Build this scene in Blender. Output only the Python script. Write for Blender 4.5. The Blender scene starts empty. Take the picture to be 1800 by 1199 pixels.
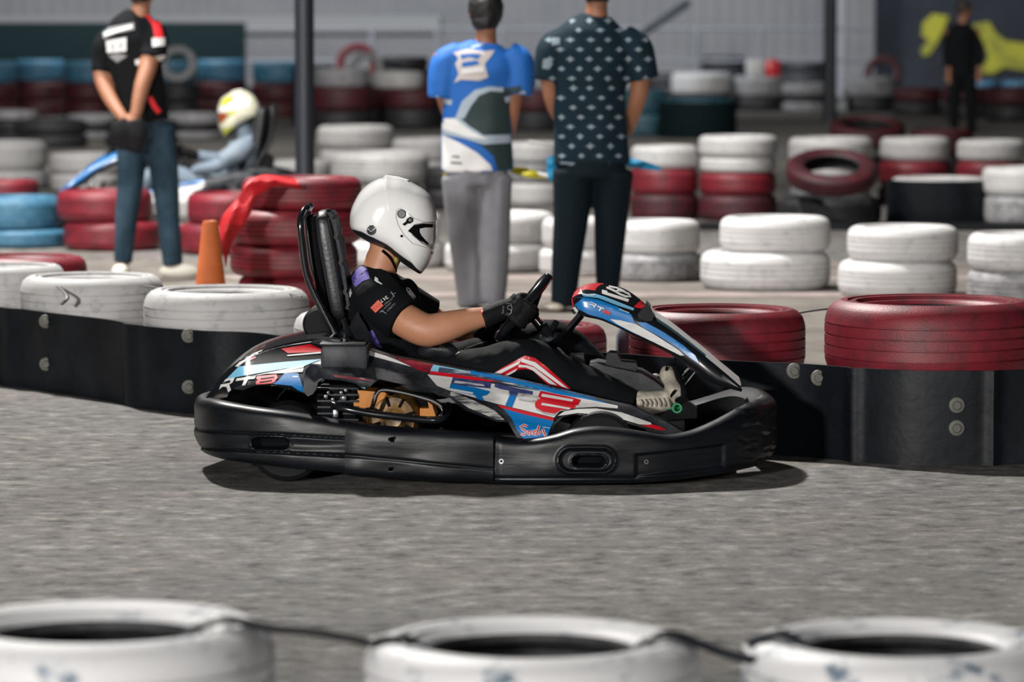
import bpy, bmesh, math, random
from mathutils import Vector, Matrix, noise
from mathutils.bvhtree import BVHTree
from mathutils.geometry import tessellate_polygon
random.seed(7)
R = math.radians
SC = bpy.context.scene
COL = SC.collection

# ---------------------------------------------------------------- camera
FPX = 7112.0; CAMH = 1.65; HORIZON = 15.0
PITCH = math.atan((599.5 - HORIZON) / FPX)
cam_d = bpy.data.cameras.new('camera'); cam = bpy.data.objects.new('camera', cam_d); COL.objects.link(cam)
cam.location = (0, 0, CAMH); cam.rotation_euler = (R(90) - PITCH, 0, 0)
cam_d.sensor_width = 36; cam_d.lens = FPX / 1800 * 36
cam_d.clip_start = 0.5; cam_d.clip_end = 400
cam_d.dof.use_dof = True; cam_d.dof.focus_distance = 14.15; cam_d.dof.aperture_fstop = 3.4
SC.camera = cam

# ---------------------------------------------------------------- light and exposure
SC.view_settings.view_transform = 'Standard'; SC.view_settings.look = 'None'
SC.view_settings.exposure = -1.25; SC.view_settings.gamma = 1.0
w = bpy.data.worlds.new('night_sky'); SC.world = w; w.use_nodes = True
w.node_tree.nodes['Background'].inputs[0].default_value = (0.30, 0.36, 0.46, 1)
w.node_tree.nodes['Background'].inputs[1].default_value = 0.06
def flood(loc, aim, size, power, color=(1, 0.97, 0.93), spread=180):
    l = bpy.data.lights.new('floodlight', 'AREA'); l.shape = 'SQUARE'; l.size = size; l.energy = power; l.color = color; l.spread = R(spread)
    o = bpy.data.objects.new('floodlight', l); COL.objects.link(o); o.location = loc
    o.rotation_euler = (Vector(aim) - Vector(loc)).to_track_quat('-Z', 'Y').to_euler()
    return o
flood((-5.2, 25.5, 14.5), (0.4, 14.2, 0), 1.0, 14000)
flood((-8.5, -7.0, 3.6), (0.0, 15, 0.3), 1.2, 4000, spread=120)
flood((4.5, -6.0, 4.2), (1.0, 15, 0.3), 1.2, 600, spread=120)
flood((-7.0, 19.0, 8.0), (-3.5, 27.0, 0), 1.2, 900, spread=90)
flood((-1.0, 17.0, 9.0), (1.5, 28.0, 0), 1.2, 260, spread=100)
flood((-6.0, 38.0, 9.0), (-2.0, 52.0, 0), 2.0, 1800, spread=120)
flood((3.0, 40.0, 9.0), (3.0, 56.0, 0), 2.0, 600, spread=120)
flood((-6.0, 62.0, 7.0), (-4.0, 85.0, 2.2), 2.0, 5500, (0.93, 0.96, 1))
flood((3.0, 66.0, 7.0), (3.0, 85.0, 2.2), 2.0, 2300, (0.86, 0.93, 1))

# ---------------------------------------------------------------- helpers
_cr = Vector((1, 0, 0)); _cu = Vector((0, math.sin(PITCH), math.cos(PITCH))); _cf = Vector((0, math.cos(PITCH), -math.sin(PITCH)))
CAMP = Vector((0, 0, CAMH))
def ray(px, py):
    return (_cr * ((px - 900.0) / FPX) + _cu * ((599.5 - py) / FPX) + _cf).normalized()
def at(px, py, Y):
    d = ray(px, py); return CAMP + d * (Y / d.y)
def ground_d(py):            # distance of a ground point seen at image row py
    d = ray(900, py); return CAMP.z / -d.z * d.y
class Frame:
    def __init__(s, loc, rz=0.0):
        s.loc = Vector(loc); s.rz = rz
        s.M = Matrix.Translation(s.loc) @ Matrix.Rotation(rz, 4, 'Z'); s.Mi = s.M.inverted()
        s.o = s.Mi @ CAMP
    def d(s, px, py): return (s.Mi.to_3x3() @ ray(px, py)).normalized()
    def p(s, px, py, y):
        d = s.d(px, py); return s.o + d * ((y - s.o.y) / d.y)

def mat(name, col, rough=0.5, metal=0.0, col2=None, scale=8.0, mix=(0.4, 0.65), bump=0.0, bscale=60.0, coat=0.0, stretch=None, spec=0.5, alpha=None, emit=None, trans=None, detail=5.0):
    m = bpy.data.materials.new(name); m.use_nodes = True; nt = m.node_tree; b = nt.nodes['Principled BSDF']
    b.inputs['Base Color'].default_value = (*col, 1); b.inputs['Roughness'].default_value = rough; b.inputs['Metallic'].default_value = metal
    b.inputs['Specular IOR Level'].default_value = spec
    if coat: b.inputs['Coat Weight'].default_value = coat; b.inputs['Coat Roughness'].default_value = 0.06
    if alpha is not None: b.inputs['Alpha'].default_value = alpha
    if trans: b.inputs['Transmission Weight'].default_value = trans
    if col2 or bump:
        tc = nt.nodes.new('ShaderNodeTexCoord'); src = tc.outputs['Object']
        if stretch:
            mp = nt.nodes.new('ShaderNodeMapping'); mp.inputs['Scale'].default_value = stretch; nt.links.new(src, mp.inputs[0]); src = mp.outputs[0]
    if col2:
        n = nt.nodes.new('ShaderNodeTexNoise'); n.inputs['Scale'].default_value = scale; n.inputs['Detail'].default_value = detail; n.inputs['Roughness'].default_value = 0.62
        nt.links.new(src, n.inputs['Vector'])
        r = nt.nodes.new('ShaderNodeValToRGB'); r.color_ramp.elements[0].position = mix[0]; r.color_ramp.elements[1].position = mix[1]
        r.color_ramp.elements[0].color = (*col, 1); r.color_ramp.elements[1].color = (*col2, 1)
        nt.links.new(n.outputs['Fac'], r.inputs[0]); nt.links.new(r.outputs[0], b.inputs['Base Color'])
    if bump:
        n2 = nt.nodes.new('ShaderNodeTexNoise'); n2.inputs['Scale'].default_value = bscale; n2.inputs['Detail'].default_value = 4
        nt.links.new(src, n2.inputs['Vector'])
        bp = nt.nodes.new('ShaderNodeBump'); bp.inputs['Strength'].default_value = bump; bp.inputs['Distance'].default_value = 0.01
        nt.links.new(n2.outputs['Fac'], bp.inputs['Height']); nt.links.new(bp.outputs[0], b.inputs['Normal'])
    return m

def empty(name, loc, rz=0.0):
    o = bpy.data.objects.new(name, None); COL.objects.link(o); o.location = loc; o.rotation_euler = (0, 0, rz); o.empty_display_size = 0.1
    return o
def tag(o, label, cat, group=None, kind=None):
    if label: o['label'] = label
    if cat: o['category'] = cat
    if group: o['group'] = group
    if kind: o['kind'] = kind
    return o

class MB:
    """collects geometry for ONE mesh object, with decals projected on its own surface"""
    def __init__(s, fr=None): s.v = []; s.f = []; s.m = []; s.mats = []; s.fr = fr; s.bvh = None; s.nd = 0; s.lay = []; s.lift = 0.0008; s.maxdy = 0.09
    def mi(s, m):
        if m not in s.mats: s.mats.append(m)
        return s.mats.index(m)
    def add(s, vs, fs, m):
        b = len(s.v); k = s.mi(m); s.v += [Vector(v) for v in vs]
        for f in fs: s.f.append(tuple(b + i for i in f)); s.m.append(k)
    def grid(s, rows, m, cu=False, cv=False, flip=False):
        nu = len(rows); nv = len(rows[0]); vs = [p for r in rows for p in r]; fs = []
        for i in range(nu if cu else nu - 1):
            for j in range(nv if cv else nv - 1):
                a = i * nv + j; b = i * nv + (j + 1) % nv; c = ((i + 1) % nu) * nv + (j + 1) % nv; d = ((i + 1) % nu) * nv + j
                fs.append((a, d, c, b) if flip else (a, b, c, d))
        s.add(vs, fs, m)
    def tube(s, pts, r, m, n=10, closed=False, caps=True, flat=1.0, sub=5, up=None):
        P = smooth_path([Vector(p) for p in pts], sub, closed) if sub > 1 else [Vector(p) for p in pts]
        if isinstance(r, (list, tuple)):
            k = len(P) - (0 if closed else 1); q = len(r) - (0 if closed else 1); rr = []
            for i in range(len(P)):
                t = i / k * q; a = int(math.floor(t)); f = t - a
                rr.append(r[a % len(r)] * (1 - f) + r[(a + 1) % len(r) if closed else min(a + 1, len(r) - 1)] * f)
        else: rr = [r] * len(P)
        rows = []; N = None
        for i, p in enumerate(P):
            if closed: t = P[(i + 1) % len(P)] - P[i - 1]
            else: t = P[min(i + 1, len(P) - 1)] - P[max(i - 1, 0)]
            t.normalize()
            if N is None:
                N = Vector(up) if up else (Vector((0, 0, 1)) if abs(t.z) < 0.9 else Vector((1, 0, 0)))
            N = (N - t * N.dot(t)).normalized(); B = t.cross(N)
            rows.append([p + (N * math.cos(a) * flat + B * math.sin(a)) * rr[i] for a in [2 * math.pi * q / n for q in range(n)]])
        s.grid(rows, m, cu=closed, cv=True)
        if caps and not closed:
            b = len(s.v) - len(rows) * n; k = s.mi(m)
            s.f.append(tuple(b + q for q in range(n))[::-1]); s.m.append(k)
            e = len(s.v) - n; s.f.append(tuple(e + q for q in range(n))); s.m.append(k)
    def lathe(s, prof, m, axis='z', c=(0, 0, 0), n=48, closed=False, rot=None):
        rows = []
        for k in range(n):
            a = 2 * math.pi * k / n; row = []
            for r, h in prof:
                q = {'z': Vector((r * math.cos(a), r * math.sin(a), h)), 'y': Vector((r * math.cos(a), h, r * math.sin(a))), 'x': Vector((h, r * math.cos(a), r * math.sin(a)))}[axis]
                if rot: q = rot @ q
                row.append(q + Vector(c))
            rows.append(row)
        s.grid(rows, m, cu=True, cv=closed)
    def box(s, c, size, m, rot=None, bev=0.12, taper=1.0):
        c = Vector(c); bm = bmesh.new(); bmesh.ops.create_cube(bm, size=1.0)
        for v in bm.verts:
            k = taper if v.co.z > 0 else 1.0
            v.co = Vector((v.co.x * size[0] * k, v.co.y * size[1] * k, v.co.z * size[2]))
        if bev: bmesh.ops.bevel(bm, geom=bm.edges[:], offset=min(size) * bev, segments=2, affect='EDGES', profile=0.5)
        if rot: bmesh.ops.transform(bm, matrix=rot.to_4x4(), verts=bm.verts)
        bm.verts.index_update()
        s.add([v.co + c for v in bm.verts], [tuple(v.index for v in f.verts) for f in bm.faces], m); bm.free()
    def ball(s, c, r, m, n=14, rot=None):
        c = Vector(c); r = r if isinstance(r, (tuple, list)) else (r, r, r); rows = []
        for i in range(n + 1):
            a = math.pi * i / n; row = []
            for j in range(n * 2):
                b = math.pi * j / n; q = Vector((math.sin(a) * math.cos(b) * r[0], math.sin(a) * math.sin(b) * r[1], math.cos(a) * r[2]))
                row.append((rot @ q if rot else q) + c)
            rows.append(row)
        s.grid(rows, m, cv=True)
    def prism(s, poly, y0, y1, m, n=None):
        """solid with an outline in pixels, thickness from local y0 to y1"""
        A = [s.fr.p(x, y, y0) for x, y in poly]; B = [Vector((a.x, y1, a.z)) for a in A]; k = len(A)
        s.add(A + B, [tuple(range(k))] + [tuple(range(2 * k - 1, k - 1, -1))] + [(i, k + i, k + (i + 1) % k, (i + 1) % k) for i in range(k)], m)
    def sheet(s, poly, g, m, th=0.01, step=9.0, back=None):
        """solid panel: pixel outline, local depth g(px,py), thickness th"""
        vs, fs, bd = grid_poly(poly, step)
        A = [s.fr.p(x, y, g(x, y)) for x, y in vs]; B = [a + Vector((0, th, 0)) for a in A]; k = len(A)
        s.add(A, fs, m); b = len(s.v) - k
        s.add(B, [f[::-1] for f in fs], back or m); b2 = len(s.v) - k; q = s.mi(m)
        for i, j in bd: s.f.append((b + j, b + i, b2 + i, b2 + j)); s.m.append(q)
    def weld(s, eps=1e-5): pass
    def decal(s, poly, m, step=3.0, lift=0.0008, tris=None):
        """a sticker: pixel outline dropped on this mesh's own surface"""
        if s.bvh is None: s.bvh = BVHTree.FromPolygons(s.v, s.f)
        s.nd += 1; P_ = tris[0] if tris else poly
        bb = (min(p[0] for p in P_), min(p[1] for p in P_), max(p[0] for p in P_), max(p[1] for p in P_))
        lv = 1 + max([q[4] for q in s.lay if q[0] < bb[2] and q[2] > bb[0] and q[1] < bb[3] and q[3] > bb[1]] or [0])
        s.lay.append((*bb, lv)); h = lift + s.lift * lv
        if tris: vs, fs = clip_grid(tris[0], tris[1], step)
        else: vs, fs, _ = grid_poly(poly, step)
        out = []; ok = []
        for x, y in vs:
            d = s.fr.d(x, y); hit = s.bvh.ray_cast(s.fr.o, d)
            if hit[0] is None: out.append(Vector((0, 0, 0))); ok.append(False)
            else: out.append(hit[0] - d * h); ok.append(True)
        fs2 = []
        for f in fs:
            if not all(ok[i] for i in f): continue
            ys = [out[i].y for i in f]
            if max(ys) - min(ys) > s.maxdy: continue
            fs2.append(f)
        use = sorted({i for f in fs2 for i in f}); mp = {u: k for k, u in enumerate(use)}
        s.add([out[i] for i in use], [tuple(mp[i] for i in f) for f in fs2], m)
    def stroke(s, pts, wd, m, closed=False, **k):
        """painted line of pixel width wd"""
        n = len(pts); L = []; Rr = []
        for i in range(n):
            a = Vector(pts[i - 1] if (i or closed) else pts[0]); b = Vector(pts[(i + 1) % n] if (i < n - 1 or closed) else pts[-1])
            t = (b - a).normalized() if (b - a).length else Vector((1, 0)); nn = Vector((-t.y, t.x))
            ww = wd[i] if isinstance(wd, (list, tuple)) else wd
            L.append(Vector(pts[i]) + nn * ww / 2); Rr.append(Vector(pts[i]) - nn * ww / 2)
        vs = [tuple(v) for v in L + Rr]; fs = [(i, (i + 1) % n, n + (i + 1) % n, n + i) for i in range(n if closed else n - 1)]
        s.decal(None, m, tris=(vs, fs), **k)
    def text(s, txt, o, ux, uy, m, h=1.0, **k):
        """lettering: origin pixel o, ux = px vector of one unit right, uy = up"""
        vs, fs = font_mesh(txt)
        s.decal(None, m, tris=([(o[0] + v[0] * ux[0] + v[1] * uy[0], o[1] + v[0] * ux[1] + v[1] * uy[1]) for v in vs], fs), **k)
    def build(s, name, parent=None, sharp=35, label=None, orient=True):
        me = bpy.data.meshes.new(name); me.from_pydata([tuple(v) for v in s.v], [], s.f)
        for m in s.mats: me.materials.append(m)
        me.polygons.foreach_set('material_index', s.m)
        if s.nd == 0 and orient:
            bm = bmesh.new(); bm.from_mesh(me); bmesh.ops.remove_doubles(bm, verts=bm.verts, dist=2e-5); bmesh.ops.recalc_face_normals(bm, faces=bm.faces); bm.to_mesh(me); bm.free()
        me.polygons.foreach_set('use_smooth', [True] * len(me.polygons)); me.set_sharp_from_angle(angle=R(sharp)); me.update()
        o = bpy.data.objects.new(name, me); COL.objects.link(o)
        if parent: o.parent = parent
        if label: o['label'] = label
        return o

def smooth_path(P, sub=6, closed=False):
    if len(P) < 3: return [P[0].lerp(P[-1], i / sub) for i in range(sub + 1)]
    out = []; n = len(P)
    for i in range(n if closed else n - 1):
        p0 = P[i - 1] if (i > 0 or closed) else P[0] * 2 - P[1]; p1 = P[i]; p2 = P[(i + 1) % n]
        p3 = P[(i + 2) % n] if (i + 2 < n or closed) else P[-1] * 2 - P[-2]
        for k in range(sub):
            t = k / sub
            out.append(0.5 * ((2 * p1) + (p2 - p0) * t + (2 * p0 - 5 * p1 + 4 * p2 - p3) * t * t + (3 * p1 - p0 - 3 * p2 + p3) * t ** 3))
    if not closed: out.append(P[-1].copy())
    return out
def clip_grid(vs, fs, step):
    bm = bmesh.new(); V = [bm.verts.new((x, y, 0)) for x, y in vs]
    for f in fs:
        try: bm.faces.new([V[i] for i in f])
        except ValueError: pass
    big = [f for f in bm.faces if len(f.verts) > 4]
    if big: bmesh.ops.triangulate(bm, faces=big)
    xs = [v[0] for v in vs]; ys = [v[1] for v in vs]
    for ax, lo, hi in ((0, min(xs), max(xs)), (1, min(ys), max(ys))):
        k = math.floor(lo / step) + 1
        while k * step < hi:
            co = (k * step, 0, 0) if ax == 0 else (0, k * step, 0); no = (1, 0, 0) if ax == 0 else (0, 1, 0)
            bmesh.ops.bisect_plane(bm, geom=bm.verts[:] + bm.edges[:] + bm.faces[:], plane_co=co, plane_no=no, dist=1e-4); k += 1
    bm.verts.index_update()
    r = ([(v.co.x, v.co.y) for v in bm.verts], [tuple(v.index for v in f.verts) for f in bm.faces]); bm.free(); return r
def grid_poly(poly, step):
    bm = bmesh.new(); V = [bm.verts.new((x, y, 0)) for x, y in poly]
    for tr in tessellate_polygon([[Vector((x, y, 0)) for x, y in poly]]):
        try: bm.faces.new([V[i] for i in tr])
        except ValueError: pass
    xs = [v[0] for v in poly]; ys = [v[1] for v in poly]
    for ax, lo, hi in ((0, min(xs), max(xs)), (1, min(ys), max(ys))):
        k = math.floor(lo / step) + 1
        while k * step < hi:
            co = (k * step, 0, 0) if ax == 0 else (0, k * step, 0); no = (1, 0, 0) if ax == 0 else (0, 1, 0)
            bmesh.ops.bisect_plane(bm, geom=bm.verts[:] + bm.edges[:] + bm.faces[:], plane_co=co, plane_no=no, dist=1e-4); k += 1
    bmesh.ops.recalc_face_normals(bm, faces=bm.faces)
    bm.verts.index_update(); vs = [(v.co.x, v.co.y) for v in bm.verts]; fs = [tuple(v.index for v in f.verts) for f in bm.faces]; bd = []
    for f in bm.faces:
        for l in f.loops:
            if len(l.edge.link_faces) == 1: bd.append((l.vert.index, l.link_loop_next.vert.index))
    bm.free(); return vs, fs, bd
_fonts = {}
def font_mesh(txt):
    if txt not in _fonts:
        c = bpy.data.curves.new('lettering', 'FONT'); c.body = txt; c.size = 1.0; c.resolution_u = 3
        o = bpy.data.objects.new('lettering', c); COL.objects.link(o); bpy.context.view_layer.update()
        me = bpy.data.meshes.new_from_object(o.evaluated_get(bpy.context.evaluated_depsgraph_get()))
        _fonts[txt] = ([(v.co.x, v.co.y) for v in me.vertices], [tuple(p.vertices) for p in me.polygons])
        bpy.data.objects.remove(o); bpy.data.curves.remove(c); bpy.data.meshes.remove(me)
    return _fonts[txt]
def interp(tab, x):
    if x <= tab[0][0]: return tab[0][1]
    for (a, b), (c, d) in zip(tab, tab[1:]):
        if x <= c: return b + (d - b) * (x - a) / (c - a)
    return tab[-1][1]
def sstep(a, b, x):
    t = max(0.0, min(1.0, (x - a) / (b - a))); return t * t * (3 - 2 * t)
def remesh(name, mb, voxel, m, parent=None, iters=6, fr=None, keep=False):
    """fuse overlapping limb volumes into one continuous skin; returns an MB ready for decals"""
    me = bpy.data.meshes.new('tmp'); me.from_pydata([tuple(v) for v in mb.v], [], mb.f)
    bm = bmesh.new(); bm.from_mesh(me); bmesh.ops.recalc_face_normals(bm, faces=bm.faces); bm.to_mesh(me); bm.free()
    o = bpy.data.objects.new('tmp', me); COL.objects.link(o)
    md = o.modifiers.new('r', 'REMESH'); md.mode = 'VOXEL'; md.voxel_size = voxel
    sm = o.modifiers.new('s', 'SMOOTH'); sm.iterations = iters; sm.factor = 0.5
    bpy.context.view_layer.update()
    r = bpy.data.meshes.new_from_object(o.evaluated_get(bpy.context.evaluated_depsgraph_get()))
    out = MB(fr or mb.fr); out.maxdy = .22; out.lift = .0018; out.add([v.co.copy() for v in r.vertices], [tuple(p.vertices) for p in r.polygons], m)
    bpy.data.objects.remove(o); bpy.data.meshes.remove(me); bpy.data.meshes.remove(r)
    return out
def copy_tree(o, parent=None):
    c = o.copy(); COL.objects.link(c); c.parent = parent
    for ch in [x for x in bpy.data.objects if x.parent == o]: copy_tree(ch, c)
    return c

# ---------------------------------------------------------------- materials
M = {}
def asphalt():
    m = bpy.data.materials.new('asphalt'); m.use_nodes = True; nt = m.node_tree; N = nt.nodes; L = nt.links; b = N['Principled BSDF']; b.inputs['Roughness'].default_value = 0.82
    b.inputs['Specular IOR Level'].default_value = 0.3
    tc = N.new('ShaderNodeTexCoord'); src = tc.outputs['Object']
    def noi(sc, det, ro=.6):
        n = N.new('ShaderNodeTexNoise'); n.inputs['Scale'].default_value = sc; n.inputs['Detail'].default_value = det; n.inputs['Roughness'].default_value = ro; L.new(src, n.inputs['Vector']); return n.outputs['Fac']
    def ramp(f, stops):
        r = N.new('ShaderNodeValToRGB'); e = r.color_ramp.elements
        while len(e) < len(stops): e.new(0.5)
        for q, (p, c) in zip(e, stops): q.position = p; q.color = (*c, 1)
        L.new(f, r.inputs[0]); return r.outputs[0]
    def mix(f, a, c, mode='MIX'):
        x = N.new('ShaderNodeMix'); x.data_type = 'RGBA'; x.blend_type = mode
        if isinstance(f, float): x.inputs[0].default_value = f
        else: L.new(f, x.inputs[0])
        L.new(a, x.inputs[6]); L.new(c, x.inputs[7]); return x.outputs[2]
    fine = ramp(noi(10, 8, .66), [(.34, (.055, .055, .058)), (.45, (.138, .137, .136)), (.55, (.182, .18, .178)), (.68, (.32, .315, .31))])
    big = ramp(noi(.55, 4), [(.35, (.70, .69, .68)), (.5, (.95, .94, .92)), (.66, (1.12, 1.08, 1.06))])
    tint = ramp(noi(.9, 3), [(.42, (1, 1, 1)), (.60, (1.05, 1.01, .94)), (.72, (1.06, .98, .99))])
    c = mix(1.0, fine, big, 'MULTIPLY'); c = mix(1.0, c, tint, 'MULTIPLY')
    L.new(c, b.inputs['Base Color'])
    bp = N.new('ShaderNodeBump'); bp.inputs['Strength'].default_value = .8; bp.inputs['Distance'].default_value = .012; L.new(noi(38, 6, .7), bp.inputs['Height']); L.new(bp.outputs[0], b.inputs['Normal'])
    return m
M['asphalt'] = asphalt()
M['infield'] = mat('infield_concrete', (0.115, 0.10, 0.088), 0.9, col2=(0.19, 0.17, 0.148), scale=2.5, bump=0.2)
M['paint_line'] = mat('worn_line_paint', (0.30, 0.24, 0.225), 0.8, col2=(0.18, 0.155, 0.145), scale=5)
M['white_tyre'] = mat('white_painted_rubber', (0.53, 0.525, 0.525), 0.6, col2=(0.27, 0.275, 0.285), scale=5, mix=(0.54, 0.8), bump=0.15)
M['grey_tyre'] = mat('grubby_white_rubber', (0.30, 0.30, 0.31), 0.6, col2=(0.15, 0.15, 0.16), scale=5, bump=0.15)
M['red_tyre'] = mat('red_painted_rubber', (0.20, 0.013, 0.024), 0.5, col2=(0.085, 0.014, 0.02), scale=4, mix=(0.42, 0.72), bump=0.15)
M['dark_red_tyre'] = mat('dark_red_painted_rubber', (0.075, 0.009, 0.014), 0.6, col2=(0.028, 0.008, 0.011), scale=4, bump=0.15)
M['blue_tyre'] = mat('blue_painted_rubber', (0.03, 0.125, 0.22), 0.55, col2=(0.07, 0.19, 0.28), scale=4, bump=0.15)
M['teal_tyre'] = mat('dark_teal_rubber', (0.012, 0.05, 0.07), 0.5, col2=(0.03, 0.09, 0.12), scale=4, bump=0.15)
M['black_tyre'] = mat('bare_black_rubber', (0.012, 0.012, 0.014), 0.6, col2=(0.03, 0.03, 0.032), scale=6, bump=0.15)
M['belt'] = mat('black_conveyor_belt', (0.003, 0.0045, 0.007), 0.5, spec=0.22, col2=(0.012, 0.015, 0.020), scale=3, mix=(0.45, 0.8), bump=0.25, bscale=18)
M['bolt'] = mat('galvanised_bolt', (0.10, 0.10, 0.085), 0.6, 0.2)
M['plastic'] = mat('black_bumper_plastic', (0.003, 0.004, 0.0058), 0.40, col2=(0.011, 0.013, 0.017), scale=7, mix=(0.45, 0.8), bump=0.08, bscale=22, stretch=(0.5, 0.5, 3), spec=0.32)
M['cowl'] = mat('dark_grey_cowl_plastic', (0.009, 0.0105, 0.0135), 0.5, spec=0.3, col2=(0.04, 0.043, 0.05), scale=9, bump=0.06)
M['black'] = mat('matt_black', (0.002, 0.0025, 0.0035), 0.7, spec=0.08)
M['gloss_black'] = mat('gloss_black_tube', (0.008, 0.009, 0.011), 0.2, coat=0.5)
M['pad'] = mat('black_padded_vinyl', (0.013, 0.014, 0.017), 0.38, bump=0.1, bscale=90)
M['pad_grip'] = mat('grey_textured_vinyl', (0.05, 0.055, 0.06), 0.5, col2=(0.03, 0.032, 0.036), scale=60)
M['chrome'] = mat('chromed_steel', (0.75, 0.76, 0.78), 0.12, 1.0)
M['vent'] = mat('grey_helmet_vent', (0.13, 0.13, 0.14), 0.3, 0.4)
M['steel'] = mat('dull_steel', (0.30, 0.31, 0.33), 0.35, 1.0)
M['blue'] = mat('cyan_blue_sticker', (0.004, 0.155, 0.44), 0.28, coat=0.3)
M['light_blue'] = mat('pale_blue_sticker', (0.13, 0.40, 0.60), 0.35, coat=0.2, col2=(0.20, 0.46, 0.64), scale=10)
M['navy'] = mat('navy_sticker', (0.028, 0.035, 0.13), 0.4, col2=(0.07, 0.08, 0.19), scale=26, stretch=(1, 1, 4))
M['white'] = mat('white_sticker', (0.62, 0.61, 0.60), 0.4, col2=(0.40, 0.39, 0.38), scale=14, mix=(0.55, 0.8), stretch=(0.6, 1, 4))
M['scuffed'] = mat('scuffed_white_sticker', (0.50, 0.49, 0.48), 0.5, col2=(0.06, 0.06, 0.065), scale=22, mix=(0.48, 0.62), stretch=(0.4, 1, 3))
M['scuff_dark'] = mat('scraped_sticker', (0.035, 0.05, 0.09), 0.5, col2=(0.45, 0.45, 0.46), scale=24, mix=(0.50, 0.64), stretch=(0.4, 1, 4))
M['red'] = mat('red_sticker', (0.55, 0.008, 0.018), 0.35, coat=0.2)
M['dark_red'] = mat('dark_red_sticker', (0.13, 0.006, 0.014), 0.4, col2=(0.22, 0.012, 0.025), scale=15)
M['helmet'] = mat('white_gloss_helmet_shell', (0.86, 0.86, 0.855), 0.16, coat=1.0)
M['visor'] = mat('pale_visor_window', (0.42, 0.43, 0.46), 0.08, coat=1.0, col2=(0.60, 0.60, 0.62), scale=4)  # opaque pale grey painted for the brightness seen through the visor
M['rubber'] = mat('slick_rubber', (0.006, 0.0065, 0.008), 0.7, spec=0.2)
M['orange_metal'] = mat('orange_engine_paint', (0.50, 0.17, 0.004), 0.35, coat=0.3)
M['bronze'] = mat('dirty_bronze_cover', (0.20, 0.10, 0.022), 0.4, 0.3, col2=(0.035, 0.02, 0.008), scale=22)
M['skin'] = mat('warm_skin', (0.50, 0.235, 0.135), 0.5, col2=(0.44, 0.195, 0.11), scale=5)
M['skin_dark'] = mat('brown_skin', (0.22, 0.105, 0.065), 0.55)
M['skin_tan'] = mat('tan_skin', (0.29, 0.125, 0.068), 0.55)
M['shirt_black'] = mat('black_jersey', (0.002, 0.0028, 0.004), 0.85, spec=0.2, bump=0.35, bscale=14)
M['purple'] = mat('purple_jersey_panel', (0.085, 0.055, 0.30), 0.7)
M['trouser_black'] = mat('black_track_trousers', (0.0018, 0.0028, 0.0038), 0.85, spec=0.2, bump=0.35, bscale=16)
M['glove'] = mat('black_glove_fabric', (0.004, 0.004, 0.005), 0.75, spec=0.25, bump=0.3, bscale=60)
M['shoe'] = mat('cream_trainer', (0.52, 0.47, 0.39), 0.6, col2=(0.30, 0.27, 0.23), scale=30)
M['green'] = mat('green_anodised_pedal', (0.01, 0.20, 0.075), 0.4, 0.2)
M['white_print'] = mat('white_print', (0.72, 0.72, 0.72), 0.6)
M['grey_print'] = mat('grey_print', (0.22, 0.22, 0.23), 0.6)
M['orange_print'] = mat('orange_red_print', (0.62, 0.09, 0.045), 0.6)

# ---------------------------------------------------------------- the setting
def slab(name, x0, x1, y0, y1, z0, z1, m, kind='structure', label=None):
    b = MB(); b.box(((x0 + x1) / 2, (y0 + y1) / 2, (z0 + z1) / 2), (x1 - x0, y1 - y0, z1 - z0), m, bev=0)
    o = b.build(name)
    if kind: o['kind'] = kind
    if label: o['label'] = label
    return o
slab('floor_track', -40, 40, -6, 140, -0.3, 0.0, M['asphalt'], label='grey asphalt of the kart track')
iv = [(-9, 17.9), (-2.2, 17.9), (-0.3, 16.9), (1.2, 16.0), (3.0, 15.8), (9, 15.8), (9, 26.4), (-9, 26.4)]
b = MB(); b.add([(x, y, 0.004) for x, y in iv] + [(x, y, -0.05) for x, y in iv], [tuple(range(8)), tuple(range(15, 7, -1))] + [(i, 8 + i, 8 + (i + 1) % 8, (i + 1) % 8) for i in range(8)], M['infield'])
o = b.build('floor_infield'); o['kind'] = 'structure'; o['label'] = 'tan concrete ground behind the track barrier'
for y0, y1 in ((23.1, 23.45), (24.6, 24.9)):
    slab('trim_painted_line', -9, 9, y0, y1, 0.0041, 0.007, M['paint_line'], label='worn pinkish painted line on the concrete')
M['wall_grey'] = mat('grey_corrugated_wall', (0.30, 0.30, 0.31), 0.75, col2=(0.25, 0.252, 0.265), scale=0.5)
M['wall_dark'] = mat('dark_wall', (0.022, 0.026, 0.036), 0.85, col2=(0.012, 0.015, 0.022), scale=0.8)
M['tarp'] = mat('black_green_tarpaulin', (0.003, 0.009, 0.010), 0.8, spec=0.1)
b = MB(); rows = []
for i in range(361):
    x = -18 + i * 0.075; q = 0.012 * (1 if (i // 2) % 2 else -1)
    rows.append([(x, 85 + q, -0.1), (x, 85 + q, 5.0), (x, 85.25, 5.0), (x, 85.25, -0.1)])
b.grid(rows, M['wall_grey'], cv=True); o = b.build('wall_back', sharp=20); o['kind'] = 'structure'; o['label'] = 'grey corrugated sheet wall at the far side'
slab('wall_right', 7.0, 20, 78, 78.3, -0.1, 6, M['wall_dark'], label='dark wall at the far right')
o = slab('wall_tarpaulin', -14, -4.38, 66.6, 66.8, -0.05, 1.42, M['tarp'], label='black green screening along the far left')
slab('trim_pale_band', -11, -1.5, 84.7, 84.9, 1.15, 1.5, mat('pale_grey_metal', (0.34, 0.34, 0.34), 0.6), label='pale band along the grey wall')
slab('trim_wall_column', 5.95, 6.25, 76.5, 76.8, -0.05, 5, mat('pale_column_metal', (0.25, 0.25, 0.27), 0.6), label='pale grey column where the grey wall ends')

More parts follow.
